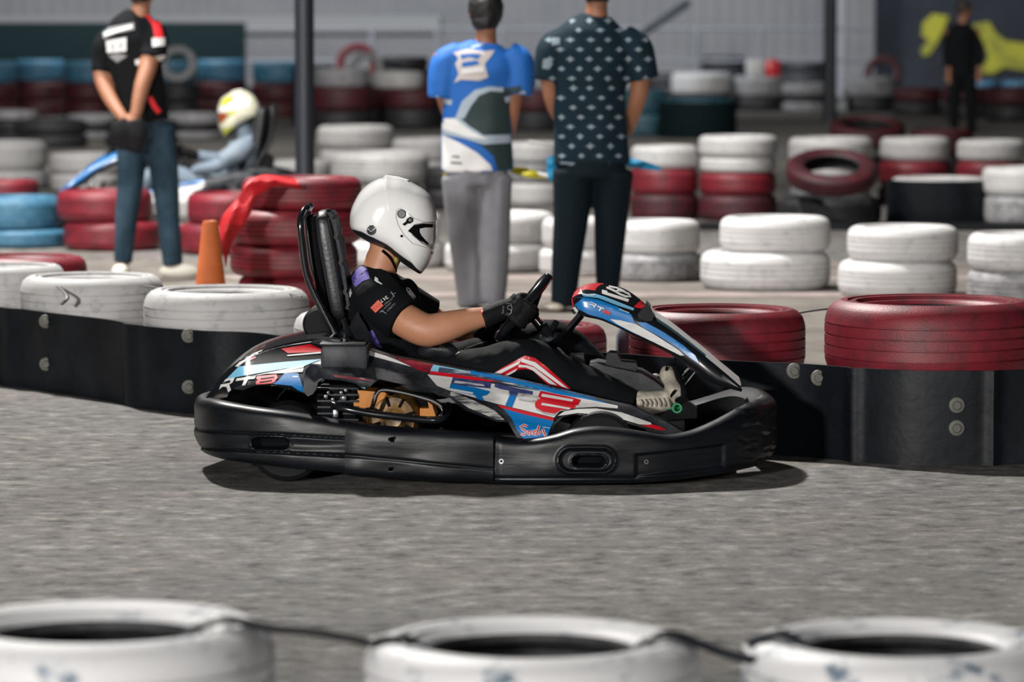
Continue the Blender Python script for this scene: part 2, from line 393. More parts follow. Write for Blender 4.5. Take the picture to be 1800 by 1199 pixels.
# ---------------------------------------------------------------- tyres
TP = [(.60, .17), (.65, .07), (.72, .035), (.74, .0), (.84, .0), (.91, .035), (.965, .11), (.988, .20)]
for zc in (.29, .43, .57, .71): TP += [(1.0, zc - .012), (.972, zc - .008), (.972, zc + .008), (1.0, zc + .012)]
TP += [(.988, .80), (.965, .89), (.91, .965), (.85, 1.0), (.79, 1.0), (.778, .972), (.762, .972), (.75, .99), (.71, .985), (.695, .94), (.66, .93), (.615, .88), (.60, .82), (.62, .78), (.80, .74), (.90, .62), (.915, .5), (.90, .38), (.80, .26), (.625, .21)]
_tm = {}
TWORD = {'white_tyre': 'white painted', 'grey_tyre': 'grubby grey white', 'red_tyre': 'red painted', 'dark_red_tyre': 'dark red', 'blue_tyre': 'blue painted', 'teal_tyre': 'dark teal', 'black_tyre': 'black'}
TBASE = {}
def tyre(loc, Rr, h, col, label, group=None, rot=None, near=False):
    if col not in _tm:
        b = MB(); k = [i for i, q in enumerate(TP) if q == (.615, .88)][0]
        b.lathe(TP[:k + 1], M[col], n=72); b.lathe(TP[k:] + TP[:1], M['black_tyre'], n=72); o = b.build('tyre', sharp=28); _tm[col] = o
    else:
        o = _tm[col].copy(); COL.objects.link(o)
    for k in ('label', 'category', 'group'):
        if k in o: del o[k]
    o.name = 'tyre'; o.location = loc; o.scale = (Rr, Rr, h)
    o.rotation_euler = rot if rot else (0, 0, random.uniform(0, 6.28))
    return tag(o, label, 'tyre', group)
ORD = {1: ['single'], 2: ['lower', 'upper'], 3: ['bottom', 'middle', 'top'], 4: ['bottom', 'second lowest', 'second highest', 'top'], 5: ['bottom', 'second lowest', 'middle', 'second highest', 'top']}
def stack(cx, gy, where, tyres, group, jit=0.012):
    """tyres bottom first: (colour, width px, height px, shift px)"""
    dn = ground_d(gy); s = FPX / dn; z = 0.0; n = len(tyres)
    Rmax = max(t[1] for t in tyres) / 2 / s
    for i, t in enumerate(tyres):
        col = t[0] + '_tyre'; Rr = t[1] / 2 / s; h = t[2] / s; Y = dn + Rmax
        X = (cx + (t[3] if len(t) > 3 else 0) - 900) / FPX * Y
        lab = '%s tyre, %s %s' % (TWORD[col], (ORD[n][i] + ' in') if n > 1 else 'lying as', where)
        tyre((X, Y, z), Rr, h, col, lab, group); z += h * 0.985

# track barrier tyres behind the belt
BELT = [(-220, 18.4), (0, 17.7), (90, 17.35), (183, 17.0), (257, 16.62), (350, 16.4), (440, 16.3), (520, 16.05), (640, 15.85), (800, 15.62), (960, 15.45), (1090, 15.30), (1183, 15.12), (1290, 14.98), (1414, 14.85), (1500, 14.7), (1595, 14.58), (1700, 14.56), (1800, 14.6), (2050, 14.7)]
P = [Vector(((px - 900) / FPX * d, d - 15, 0)) for px, d in BELT]
P = smooth_path(P, 14)
def bar(cx, wpx, zt, nt, col, where, back=0.0):
    dn = interp(BELT, cx) + 0.05 + back; s = FPX / dn; Rr = wpx / 2 / s; Y = dn + Rr; X = (cx - 900) / FPX * Y; h = zt / nt
    for it in range(60):          # slide back until the tyre clears the belt
        if min(math.hypot(X - q.x, Y - 15 - q.y) for q in P) > Rr + 0.03: break
        Y += 0.01; X = (cx - 900) / FPX * Y
    for i in range(nt):
        c = col if i == nt - 1 else 'black'
        tyre((X, Y, i * h), Rr, h * 1.0, c + '_tyre', '%s tyre, %s of the barrier stack %s' % (TWORD[c + '_tyre'], ORD[nt][i], where), 'tyres of the track barrier behind the black belt')
bar(12, 205, .485, 2, 'white', 'cut by the left edge of the photo', 0.46)
bar(160, 262, .48, 2, 'white', 'second from the left edge', 0.02)
bar(397, 300, .485, 2, 'white', 'left of the kart behind its rear wing')
bar(655, 285, .43, 2, 'white', 'directly behind the kart seat', 0.06)
bar(925, 290, .41, 2, 'red', 'behind the steering wheel', 0.04)
bar(1262, 318, .505, 2, 'red', 'behind the kart nose fairing', 0.03)
bar(1640, 388, .57, 2, 'red', 'at the right edge of the photo')
# small pale post between two red stacks
b = MB(); b.lathe([(0.0, 0), (.045, 0), (.05, .02), (.046, .38), (.03, .42), (0, .43)], mat('pale_post_plastic', (0.36, 0.38, 0.44), 0.5), n=24)
o = b.build('bollard'); o.location = at(1103, 600, 15.75).x, 15.75, 0; tag(o, 'pale grey post between the red barrier tyres behind the kart nose', 'post')

rt = empty('conveyor_belt_barrier', (0, 15, 0)); tag(rt, 'black bolted conveyor belt wrapped along the front of the track barrier', 'barrier belt')
creases = [15, 228, 1085, 1505, 1748, 560, 880]
b = MB(); rows = []
for i, p in enumerate(P):
    t = (P[min(i + 1, len(P) - 1)] - P[max(i - 1, 0)]).normalized(); n = Vector((t.y, -t.x, 0))
    px = 900 + FPX * p.x / (p.y + 15); off = 0
    for c in creases: off += 0.022 * math.exp(-((px - c) / 10.0) ** 2)
    row = []
    for z in (0.0, .06, .14, .22, .30, .345):
        wv = 0.006 * noise.noise(Vector((p.x * 3, z * 5, 1)))
        row.append(p + n * (off + wv + 0.0) + Vector((0, 0, z)))
    for z in (.345, 0.0): row.append(p + n * (off - 0.012) + Vector((0, 0, z)))
    rows.append(row)
b.grid(rows, M['belt'], cv=True); b.build('belt', rt, sharp=50)
def belt_pt(px):
    best = min(range(len(P)), key=lambda i: abs(900 + FPX * P[i].x / (P[i].y + 15) - px)); return P[best]
for px, py in ((80, 565), (78, 640), (332, 590), (332, 680), (1395, 652), (1440, 664), (1688, 712), (1688, 752), (592, 612), (592, 690)):
    p = belt_pt(px); z = at(px, py, p.y + 15).z
    b = MB(); b.lathe([(0, -.016), (.014, -.016), (.016, -.012), (.016, -.008), (.028, -.006), (.03, 0), (0, 0.004)], M['bolt'], axis='y', n=20)
    o = b.build('bolt', rt); o.location = (p.x, p.y - 0.006, z)
# straps linking the barrier tyres
M['strap'] = mat('black_rubber_strap', (0.008, 0.01, 0.014), 0.5)
def strap(pts, r, label, cat='strap'):
    b = MB(); b.tube(pts, r, M['strap'], n=10, flat=0.5); o = b.build('rubber_strap'); return tag(o, label, cat)
strap([at(1395, 552, 15.5), at(1425, 547, 15.52), at(1460, 543, 15.55), at(1500, 545, 15.6)], .007, 'thin black strap joining the two big red barrier tyres')
strap([at(60, 485, 17.85), at(90, 495, 17.6), at(118, 520, 17.35), at(108, 535, 17.3)], .009, 'black strap running over the white tyres at the left')
strap([at(255, 503, 17.3), at(330, 512, 17.1), at(400, 517, 16.9), at(500, 516, 16.7), at(530, 522, 16.6)], .006, 'thin black strap across the white tyre left of the seat')

# foreground row
def fore(cx, wpx, zt, where, s):
    Y = FPX / s; Rr = wpx / 2 / s; X = (cx - 900) / s; h = zt / 2
    for i in range(2):
        tyre((X, Y, i * h), Rr, h, 'fore_tyre', 'white painted tyre, %s of the foreground pair %s' % (('lower', 'upper')[i], where), 'foreground tyres along the bottom edge')
    return X, Y, Rr
M['fore_tyre'] = mat('chipped_white_rubber', (0.52, 0.52, 0.53), 0.5, col2=(0.04, 0.085, 0.13), scale=3.2, mix=(0.55, 0.66), bump=0.2)
TWORD['fore_tyre'] = 'white painted'
F1 = fore(165, 632, .475, 'cut by the left edge', 923)
F2 = fore(935, 604, .40, 'at the middle of the bottom edge', 890)
F3 = fore(1592, 568, .385, 'at the right of the bottom edge', 880)
def on(F, ang, rad, z): return Vector((F[0] + math.cos(R(ang)) * F[2] * rad, F[1] + math.sin(R(ang)) * F[2] * rad, z))
strap([on(F1, -32, .52, .43), on(F1, -27, .62, .475), on(F1, -18, .78, .492), on(F1, -8, .98, .47), at(560, 1112, 7.75), at(640, 1128, 7.8), on(F2, 186, .97, .395), on(F2, 193, .78, .41), on(F2, 200, .6, .37)], .017, 'black rubber strap from the left foreground tyre to the middle one')
strap([on(F2, -25, .55, .33), on(F2, -18, .68, .40), on(F2, -8, .82, .412), on(F2, 0, 1.0, .385), at(1280, 1150, 8.0), at(1330, 1160, 8.0), on(F3, 182, .97, .37), on(F3, 192, .80, .397), on(F3, 200, .6, .36)], .017, 'black rubber strap from the middle foreground tyre to the right one')

# row A, two high, just behind the people
gA = 'pairs of white tyres behind the standing people'
for cx, gy, where, ts in (
    (700, 474, 'the pair behind the white helmet', [('white', 165, 47), ('white', 150, 50)]),
    (880, 482, 'the pair between the men in blue and patterned shirts', [('white', 200, 52), ('white', 185, 54, 4)]),
    (1022, 490, 'the pair behind the legs in dark trousers', [('white', 150, 50), ('white', 140, 55)]),
    (1152, 498, 'the pair right of the man in dark trousers', [('grey', 170, 50), ('white', 160, 58)]),
    (1350, 515, 'the pair above the left red barrier tyre', [('white', 232, 68, -4), ('white', 198, 62, 13)]),
    (1583, 527, 'the pair above the right red barrier tyre', [('white', 212, 64, -4), ('white', 198, 62, 5)]),
    (1795, 545, 'the pair cut by the right edge of the photo', [('grey', 190, 66), ('white', 188, 66)])):
    stack(cx, gy, where, ts, gA)
# left middle distance
gL = 'coloured tyre stacks in the left middle distance'
stack(192, 443, 'the red pair behind the man in jeans', [('red', 172, 52, 4), ('red', 170, 55, -8)], gL)
stack(402, 450, 'the red pair beside the orange cone', [('red', 172, 54, -4), ('red', 160, 55, 6)], gL)
stack(300, 434, 'the white pair seen between the jeans legs', [('white', 168, 46), ('white', 190, 44, 0)], gL)
stack(30, 438, 'the blue pair at the left edge', [('blue', 166, 33, 8), ('blue', 160, 58)], gL)
stack(12, 421, 'the stack behind the blue pair', [('grey', 112, 42), ('grey', 112, 34), ('red', 112, 28)], gL)
stack(35, 607, 'the pinkish red pair low at the left edge', [('red', 236, 76), ('red', 236, 76)], gL)
stack(636, 459, 'the red stack behind the seat top', [('red', 165, 50), ('red', 165, 50)], gL)
stack(522, 603, 'the tall red stack behind the kart seat', [('dark_red', 215, 56, -6), ('red', 215, 58, 2), ('red', 228, 58, -6), ('red', 240, 62, -4), ('red', 215, 58, 8)], 'tall stack of five red tyres')
gC = 'white tyre stacks behind the parked kart'
for cx, gy, where, ts in (
    (8, 333, 'the white pair at the left edge', [('white', 150, 32), ('white', 152, 52)]),
    (152, 340, 'the white pair behind the parked kart nose', [('white', 125, 34), ('white', 128, 36)]),
    (525, 345, 'the white pair crossed by the dark pole', [('white', 118, 32), ('white', 118, 30)]),
    (668, 372, 'the large white pair above the helmet', [('white', 150, 48), ('white', 176, 56)]),
    (625, 300, 'the far white pair right of the dark pole', [('white', 125, 38), ('white', 135, 40)]),
    (748, 318, 'the white pair left of the blue shirt', [('white', 110, 36), ('white', 118, 38)]),
    (788, 370, 'the black pair left of the blue shirt', [('black', 90, 36), ('black', 88, 38)]),
    (938, 362, 'the stack between the blue and patterned shirts', [('white', 105, 40), ('grey', 105, 36), ('white', 108, 36)])):
    stack(cx, gy, where, ts, gC)
# row B on the right
gB = 'mixed red and white stacks across the right middle distance'
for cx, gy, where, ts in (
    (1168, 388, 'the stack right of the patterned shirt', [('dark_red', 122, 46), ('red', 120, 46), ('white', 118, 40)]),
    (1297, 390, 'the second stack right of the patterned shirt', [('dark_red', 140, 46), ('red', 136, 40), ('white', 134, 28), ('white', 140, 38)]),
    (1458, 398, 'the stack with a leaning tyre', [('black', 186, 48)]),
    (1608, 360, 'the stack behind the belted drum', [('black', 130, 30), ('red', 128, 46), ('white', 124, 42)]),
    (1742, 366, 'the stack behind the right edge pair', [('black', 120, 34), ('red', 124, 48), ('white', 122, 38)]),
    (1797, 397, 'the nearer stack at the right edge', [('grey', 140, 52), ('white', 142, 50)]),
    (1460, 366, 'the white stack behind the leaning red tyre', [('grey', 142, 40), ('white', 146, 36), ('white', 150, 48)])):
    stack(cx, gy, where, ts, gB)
def leaning(cx, cy, wpx, Y, col, tilt, label, hr=0.3, rz=0.0):
    s = FPX / Y; Rr = wpx / 2 / s; p = at(cx, cy, Y); h = Rr * hr * 2
    o = tyre((0, 0, 0), Rr, h, col, label)
    o.rotation_euler = (R(tilt), 0, rz)
    o.location = p - (Matrix.Rotation(rz, 3, 'Z') @ Matrix.Rotation(R(tilt), 3, 'X')) @ Vector((0, 0, h / 2))
leaning(1462, 303, 160, 30.75, 'dark_red_tyre', 20, 'dark red tyre leaning with its open hole towards the track', .22)
leaning(1525, 232, 132, 39, 'dark_red_tyre', 12, 'dark red tyre tilted behind the white row at the right', .26)
stack(1525, 313, 'the far stack under the tilted red tyre', [('black', 126, 38), ('grey', 126, 28)], gB)
stack(1655, 312, 'the far red stack beside the tilted tyre', [('black', 110, 38), ('dark_red', 112, 46)], gB)
# tyre drum wrapped in belt
rt = empty('belted_tyre_drum', (0, 0, 0)); Y = ground_d(396) + .42; rt.location = ((1650 - 900) / FPX * Y, Y, 0)
b = MB(); b.lathe([(.40, 0), (.405, .01), (.40, .12), (.404, .24), (.40, .33), (.385, .335), (.385, 0)], M['belt'], n=64, closed=True)
b.build('belt', rt)
b = MB(); b.lathe([(x * .375, .15 + z * .2) for x, z in TP], M['white_tyre'], n=64, closed=True); b.build('tyre', rt, sharp=28); tag(rt, 'round tyre drum wrapped in black belt with a white top', 'tyre drum')
rt = empty('belted_tyre_drum', (0, 0, 0)); Y = ground_d(245) + .65; rt.location = ((1226 - 900) / FPX * Y, Y, 0)
b = MB(); b.lathe([(.50, 0), (.505, .01), (.50, .25), (.50, .46), (.48, .465), (.48, 0)], M['tarp'], n=64, closed=True); b.build('belt', rt)
b = MB(); b.lathe([(x * .47, .29 + z * .22) for x, z in TP], M['teal_tyre'], n=64, closed=True); b.build('tyre', rt, sharp=28); tag(rt, 'dark teal tyre drum right of the patterned shirt in the far distance', 'tyre drum')
slab('low_black_strip', 1.0, 6, 30.1, 30.25, 0, .055, M['belt'], None); tag(bpy.data.objects['low_black_strip'], 'low black strip in front of the right middle tyre stacks', 'kerb strip')  # thin black strip along the foot of the stacks

# row D, far
gD = 'far rows of coloured tyres below the back wall'
k = 0
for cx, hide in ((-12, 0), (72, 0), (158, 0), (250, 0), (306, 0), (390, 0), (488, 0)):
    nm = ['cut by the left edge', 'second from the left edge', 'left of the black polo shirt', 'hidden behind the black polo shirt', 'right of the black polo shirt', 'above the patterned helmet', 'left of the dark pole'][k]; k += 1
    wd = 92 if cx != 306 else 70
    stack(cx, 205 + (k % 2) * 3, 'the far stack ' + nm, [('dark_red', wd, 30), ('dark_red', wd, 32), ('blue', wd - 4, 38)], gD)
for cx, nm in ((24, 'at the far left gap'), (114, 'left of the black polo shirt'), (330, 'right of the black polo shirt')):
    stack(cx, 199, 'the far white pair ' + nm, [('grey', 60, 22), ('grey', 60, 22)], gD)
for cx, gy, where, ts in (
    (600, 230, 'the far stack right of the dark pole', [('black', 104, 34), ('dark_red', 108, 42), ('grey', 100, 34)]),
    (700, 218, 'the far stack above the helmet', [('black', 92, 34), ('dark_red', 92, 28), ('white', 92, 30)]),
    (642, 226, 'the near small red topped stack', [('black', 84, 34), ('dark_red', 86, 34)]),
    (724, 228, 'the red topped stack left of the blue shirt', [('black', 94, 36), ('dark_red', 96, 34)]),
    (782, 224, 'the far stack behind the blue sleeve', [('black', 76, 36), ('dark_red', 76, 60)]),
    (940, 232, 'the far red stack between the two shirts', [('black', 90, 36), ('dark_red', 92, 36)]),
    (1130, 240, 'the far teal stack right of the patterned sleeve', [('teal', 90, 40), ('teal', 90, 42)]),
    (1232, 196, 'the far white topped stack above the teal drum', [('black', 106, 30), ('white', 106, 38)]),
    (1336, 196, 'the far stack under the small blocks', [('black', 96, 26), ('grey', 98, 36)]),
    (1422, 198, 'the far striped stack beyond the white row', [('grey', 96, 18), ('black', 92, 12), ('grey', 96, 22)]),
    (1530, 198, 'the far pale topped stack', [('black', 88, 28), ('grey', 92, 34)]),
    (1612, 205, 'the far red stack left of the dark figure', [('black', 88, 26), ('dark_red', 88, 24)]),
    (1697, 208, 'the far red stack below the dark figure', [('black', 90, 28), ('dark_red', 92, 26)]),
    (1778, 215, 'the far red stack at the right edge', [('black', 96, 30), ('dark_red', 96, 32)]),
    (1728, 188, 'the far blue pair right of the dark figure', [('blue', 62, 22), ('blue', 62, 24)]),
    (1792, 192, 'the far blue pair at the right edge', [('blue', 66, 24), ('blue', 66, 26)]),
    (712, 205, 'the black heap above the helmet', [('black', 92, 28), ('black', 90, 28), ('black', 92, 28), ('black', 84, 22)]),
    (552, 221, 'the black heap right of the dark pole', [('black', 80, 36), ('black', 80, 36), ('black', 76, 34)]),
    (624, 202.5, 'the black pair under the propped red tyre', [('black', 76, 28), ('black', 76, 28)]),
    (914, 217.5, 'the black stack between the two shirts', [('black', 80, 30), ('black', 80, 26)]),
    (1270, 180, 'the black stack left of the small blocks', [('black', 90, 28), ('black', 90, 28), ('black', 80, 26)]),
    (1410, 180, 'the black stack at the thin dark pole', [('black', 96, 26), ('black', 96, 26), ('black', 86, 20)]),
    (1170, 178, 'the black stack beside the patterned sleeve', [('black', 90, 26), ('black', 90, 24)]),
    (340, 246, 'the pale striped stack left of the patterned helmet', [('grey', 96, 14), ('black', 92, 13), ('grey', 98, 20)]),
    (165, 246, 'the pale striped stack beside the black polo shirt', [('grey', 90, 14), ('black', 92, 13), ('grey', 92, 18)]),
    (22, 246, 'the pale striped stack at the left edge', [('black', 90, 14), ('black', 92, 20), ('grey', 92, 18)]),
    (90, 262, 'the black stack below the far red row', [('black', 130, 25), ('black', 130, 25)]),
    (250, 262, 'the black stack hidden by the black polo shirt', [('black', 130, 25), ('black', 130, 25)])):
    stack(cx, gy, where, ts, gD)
leaning(628, 112, 74, 62, 'red_tyre', 78, 'red tyre propped upright on the far rows right of the pole', .14)
leaning(644, 119, 60, 59.8, 'grey_tyre', 62, 'pale tyre propped below the upright red tyre', .16)
leaning(312, 112, 66, 60, 'grey_tyre', 72, 'pale tyre propped upright behind the black polo shirt', .14)
leaning(908, 132, 66, 58, 'grey_tyre', 55, 'pale tyre leaning behind the blue shirt sleeve', .2)
leaning(1552, 130, 66, 66, 'dark_red_tyre', 80, 'dark red tyre propped upright near the pale wall column', .14)
def under(X, Y, Rr, zt, where):
    for i in range(2): tyre((X, Y, i * zt / 2), Rr, zt / 2, 'black_tyre', 'black tyre, %s of the pair %s' % (('lower', 'upper')[i], where), 'black tyres under the propped tyres')
under(-2.12, 59.95, .26, .49, 'under the propped pale tyre right of the pole')
under(6.04, 66.15, .30, .27, 'under the propped dark red tyre by the pale column')
under(-4.95, 60.1, .32, .54, 'under the propped pale tyre beside the black polo shirt')
for cx, cy, wd, m, lab in ((1328, 131, 32, 'white_tyre', 'small white block on the far grey tyre stack'), (1357, 131, 26, 'red', 'small orange red block on the far grey tyre stack')):
    Y = 65.35; s = FPX / Y; b = MB(); b.box((0, 0, .13), (wd / s, .2, .27), M[m], bev=.15); o = b.build('block'); p = at(cx, 145, Y); o.location = (p.x, Y, .562); tag(o, lab, 'block')

# poles, railing, wall details
M['pole'] = mat('dark_steel_pole', (0.012, 0.015, 0.022), 0.45)
def pole(cx, Y, wpx, hgt, label):
    r = wpx / 2 / (FPX / Y); b = MB(); b.lathe([(0, 0), (r * 2, 0), (r * 2, .015), (r, .02), (r, hgt), (0, hgt)], M['pole'], n=28)
    o = b.build('steel_pole'); o.location = ((cx - 900) / FPX * Y, Y, 0); tag(o, label, 'pole')
pole(536, 26.2, 34, 4.5, 'thick dark steel pole rising behind the kart seat')
pole(1458, 60, 24, 5.5, 'thin dark pole in the far right distance')
b = MB(); b.box((0, 0, 0), (.13, .13, 1.05), M['pole'], rot=Matrix.Rotation(R(56), 3, 'Y'), bev=.1); o = b.build('leaning_beam'); o.location = at(1166, 34, 68); tag(o, 'dark beam slanting up against the grey wall', 'beam')
rt = empty('railing', (0, 70, 0)); tag(rt, 'thin grey metal railing in front of the grey wall', 'railing')
M['rail'] = mat('grey_rail_paint', (0.13, 0.13, 0.145), 0.6)
for z, x0, x1 in ((1.30, -5, 6.2), (.75, -5, 6.2)):
    b = MB(); b.tube([(x0, 0, z), (x1, 0, z)], .03, M['rail'], n=8); b.build('rail', rt)
for i in range(9):
    b = MB(); b.tube([(-4.0 + i * 1.12 + .46, 0, 0), (-4.0 + i * 1.12 + .46, 0, 1.3)], .045, M['rail'], n=8); b.build('rail_post', rt)
M['yellow'] = mat('faded_yellow_paint', (0.42, 0.40, 0.03), 0.7, col2=(0.22, 0.22, 0.03), scale=3)
fr = Frame((0, 77, 0))
for k, (poly, lab) in enumerate(((([(1622, 40), (1640, 24), (1668, 28), (1660, 50), (1648, 75), (1635, 95), (1622, 100), (1618, 88), (1632, 70), (1620, 62)]), 'yellow painted panel left of the dark standing figure'),
    (([(1712, 42), (1738, 38), (1752, 60), (1768, 72), (1800, 76), (1830, 70), (1830, 128), (1790, 122), (1765, 118), (1745, 130), (1722, 128), (1738, 100), (1728, 70), (1712, 60)]), 'larger dull yellow painted panel right of the dark standing figure'))):
    b = MB(fr); b.prism(poly, .93, 0.98, M['yellow']); o = b.build('painted_panel', sharp=20); o.location = (0, 77, 0); tag(o, lab, 'painted panel')

# ---------------------------------------------------------------- the racing kart
KF = Frame((-0.08, 14.5, 0), R(-2.2))
kart = empty('racing_kart', KF.loc, KF.rz)
tag(kart, 'black racing kart with blue white and red panels driven past the tyre barrier', 'go-kart')
def K(x, y, yl): return KF.p(x, y, yl)
def kb(): return MB(KF)

def bumper(name, table, ctr=None, disp=None, th=0.10, N=18, m='plastic', decals=None, full=True, M_=104):
    """table: px, local y, top py, bottom py along the near side; mirrored across the kart when full"""
    pts = []
    for px, yl, tp, bt in table:
        a = K(px, tp, yl); b_ = K(px, bt, yl); pts.append((Vector((b_.x, yl, 0)), a.z, b_.z, px))
    if full:
        if ctr is not None: pts.append((Vector((ctr, 0, 0)), pts[-1][1], pts[-1][2], 2 * pts[-1][3] - pts[-2][3]))
        q = pts[:-1] if ctr is not None else pts
        pts = pts + [(Vector((p[0].x, -p[0].y, 0)), p[1], p[2], -9999) for p in reversed(q)]
    V = [Vector((p[0].x, p[0].y, p[1])) for p in pts]; Z = [Vector((p[2], p[3], 0)) for p in pts]
    V = smooth_path(V, N); Z2 = []
    for i in range(len(pts) - 1):
        for k in range(N): Z2.append(Z[i].lerp(Z[i + 1], k / N))
    Z2.append(Z[-1])
    b = kb(); rows = []; n = len(V)
    for i in range(n):
        t = V[min(i + 1, n - 1)] - V[max(i - 1, 0)]; t.z = 0; t.normalize(); nn = Vector((t.y, -t.x, 0))
        if name == 'rear_bumper': nn = -nn
        zt, zb, px = V[i].z, Z2[i].x, Z2[i].y; row = []
        e = 1.0
        if not full: e = min(1, 0.35 + 0.65 * sstep(0, 3, min(i, n - 1 - i)))
        for j in range(M_):
            v = j / (M_ - 1); z = zb + (zt - zb) * v
            o = th / 2 * (1 - abs(2 * v - 1) ** 6) ** (1 / 2.6) * e
            if disp and px > 0: o -= disp(px, interp_tb(table, px, v))
            o += 0.0025 * noise.noise(Vector((V[i].x * 9, V[i].y * 9, z * 22)))
            row.append(Vector((V[i].x, V[i].y, 0)) + nn * o + Vector((0, 0, z)))
        for j in range(1, 7):
            v = 1 - j / 7; z = zb + (zt - zb) * v
            o = -th / 2 * (1 - abs(2 * v - 1) ** 6) ** (1 / 2.6) * e
            row.append(Vector((V[i].x, V[i].y, 0)) + nn * o + Vector((0, 0, z)))
        rows.append(row)
    b.grid(rows, M[m], cv=True)
    L = len(rows[0]); base = len(b.v) - n * L; q = b.mi(M[m])
    b.f.append(tuple(base + j for j in range(L))); b.m.append(q); b.f.append(tuple(base + (n - 1) * L + j for j in range(L))); b.m.append(q)
    if decals: decals(b)
    return b.build(name, kart, sharp=40)
def interp_tb(table, px, v):
    tt = [(r[0], r[2]) for r in table]; bb = [(r[0], r[3]) for r in table]
    if tt[0][0] > tt[-1][0]: tt.reverse(); bb.reverse()
    t, b_ = interp(tt, px), interp(bb, px); return b_ + (t - b_) * v
def stadium(px, py, cx, cy, hl, hh):
    dx = max(abs(px - cx) - (hl - hh), 0); return math.hypot(dx, py - cy) - hh
def slot(px, py, cx, cy, hl, hh, depth=.05):
    d = stadium(px, py, cx, cy, hl, hh)
    return depth * (1 - sstep(-2.5, 1.0, d)) - 0.004 * math.exp(-((d - 3.5) / 2.0) ** 2)
def groove(py, c, wd=2.6, dp=.008): return dp * math.exp(-((py - c) / wd) ** 2)
def d_rear(px, py):
    d = slot(px, py, 483, 777, 29, 10)
    k = sstep(628, 610, px)
    sl = (px - 500) * 0.055
    d += k * (groove(py, 762 + sl) + groove(py, 793 + sl) + 0.006 * sstep(764, 780, py) * (1 - sstep(780, 792, py)))
    return d
def d_side(px, py):
    d = 0.05 * (1 - sstep(1.5, 4.0, math.hypot(px - 693, py - 770))) + 0.03 * (1 - sstep(1.2, 3.4, math.hypot(px - 690, py - 823)))
    return d + 0.006 * math.sin(px / 26.0) * sstep(780, 830, py) + groove(py, 800 + (px - 640) * .1, 3, .004)
def d_front(px, py):
    d = slot(px, py, 1034, 809, 27, 8.5)
    d += -0.006 * math.exp(-(stadium(px, py, 1030, 806, 48, 22) / 3.5) ** 2) + 0.010 * (1 - sstep(-8, 0, stadium(px, py, 1030, 806, 48, 22)))
    r = max(abs(px - 1185) - 72, abs(py - 808 + (px - 1185) * .12) - 20); d += 0.010 * (1 - sstep(-4, 3, r))
    d += 0.012 * sstep(1270, 1300, px) * max(0, noise.noise(Vector((px / 14.0, py / 12.0, 3))))
    d += 0.006 * (1 - sstep(868, 885, px)) + groove(py, 838, 3, .004)
    return d
def oval(cx, cy, hl, hh, n=10):
    o = [(cx + (hl - hh) + hh * math.cos(a), cy + hh * math.sin(a)) for a in [-math.pi / 2 + math.pi * k / n for k in range(n + 1)]]
    return o + [(cx - (hl - hh) - hh * math.cos(a), cy - hh * math.sin(a)) for a in [-math.pi / 2 + math.pi * k / n for k in range(n + 1)]]
def rear_dec(b): b.decal(oval(483, 777, 26, 8), M['black'])  # slot floor painted black to stand for the shade inside it
def side_dec(b): b.decal(oval(693, 770, 3, 3), M['black']); b.decal(oval(690, 823, 2.4, 2.4), M['black'])  # black painted into both holes in place of their inner shade
def bolt_dec(b):
    b.decal(oval(1034, 809, 25, 7), M['black'])  # shade of the front slot put in as a black decal
    for cx, cy, r in ((881, 811, 4.5), (1136, 812, 4)):
        ring = [(cx + r * math.cos(a), cy + r * math.sin(a)) for a in [k * math.pi / 6 for k in range(12)]]
        b.decal(ring, M['steel']); ring = [(cx + r * .5 * math.cos(a), cy + r * .5 * math.sin(a)) for a in [k * math.pi / 6 for k in range(12)]]; b.decal(ring, M['black'])
bumper('rear_bumper', [(640, -.575, 742, 836), (600, -.575, 738, 831), (550, -.57, 729, 826), (500, -.56, 721, 821), (450, -.53, 714, 815), (410, -.49, 707, 809), (386, -.42, 702, 803), (374, -.30, 700, 797), (369, -.14, 698, 792)], ctr=K(367, 790, 0).x, disp=d_rear, decals=rear_dec)
for sgn in (-1, 1):
    def mk(sgn):
        T = [(612, -.585, 738, 834), (640, -.60, 744, 838), (700, -.61, 750, 842), (760, -.615, 754, 845), (820, -.615, 757, 847), (876, -.61, 760, 849)]
        o = bumper('side_bumper', T, disp=d_side, full=False, N=18, decals=side_dec)
        if sgn > 0: o.scale = (1, -1, 1)
    mk(sgn)
bumper('front_bumper', [(862, -.60, 762, 849), (900, -.605, 769, 850), (940, -.61, 769, 850), (975, -.615, 763, 850), (1010, -.615, 753, 850), (1050, -.61, 749, 850), (1090, -.60, 752, 849), (1130, -.585, 758, 848), (1170, -.56, 764, 845), (1210, -.52, 757, 840), (1250, -.47, 741, 835), (1285, -.40, 723, 828), (1312, -.31, 709, 822), (1330, -.20, 702, 812), (1338, -.09, 699, 804)], ctr=K(1341, 800, 0).x, disp=d_front, decals=bolt_dec)

# floor tray, chassis rails, axle
b = kb(); pts = [(-.82, .36), (-.3, .52), (.3, .52), (.75, .42), (.86, .3)]
ol = [(x, -y) for x, y in pts] + [(x, y) for x, y in reversed(pts)]
b.add([(x, y, .045) for x, y in ol] + [(x, y, .06) for x, y in ol], [tuple(range(10)), tuple(range(19, 9, -1))] + [(i, 10 + i, 10 + (i + 1) % 10, (i + 1) % 10) for i in range(10)], M['black'])
b.build('floor_tray', kart)
b = kb()
for s in (-1, 1): b.tube([(-.85, s * .33, .09), (-.2, s * .36, .08), (.4, s * .30, .08), (.78, s * .28, .09)], .016, M['gloss_black'], n=10)
b.tube([(-.2, -.5, .08), (-.2, .5, .08)], .014, M['gloss_black'], n=8); b.tube([(.35, -.5, .08), (.35, .5, .08)], .014, M['gloss_black'], n=8)
b.build('chassis_frame', kart)
xr = K(505, 760, -.45).x; xf = K(1056, 770, -.45).x
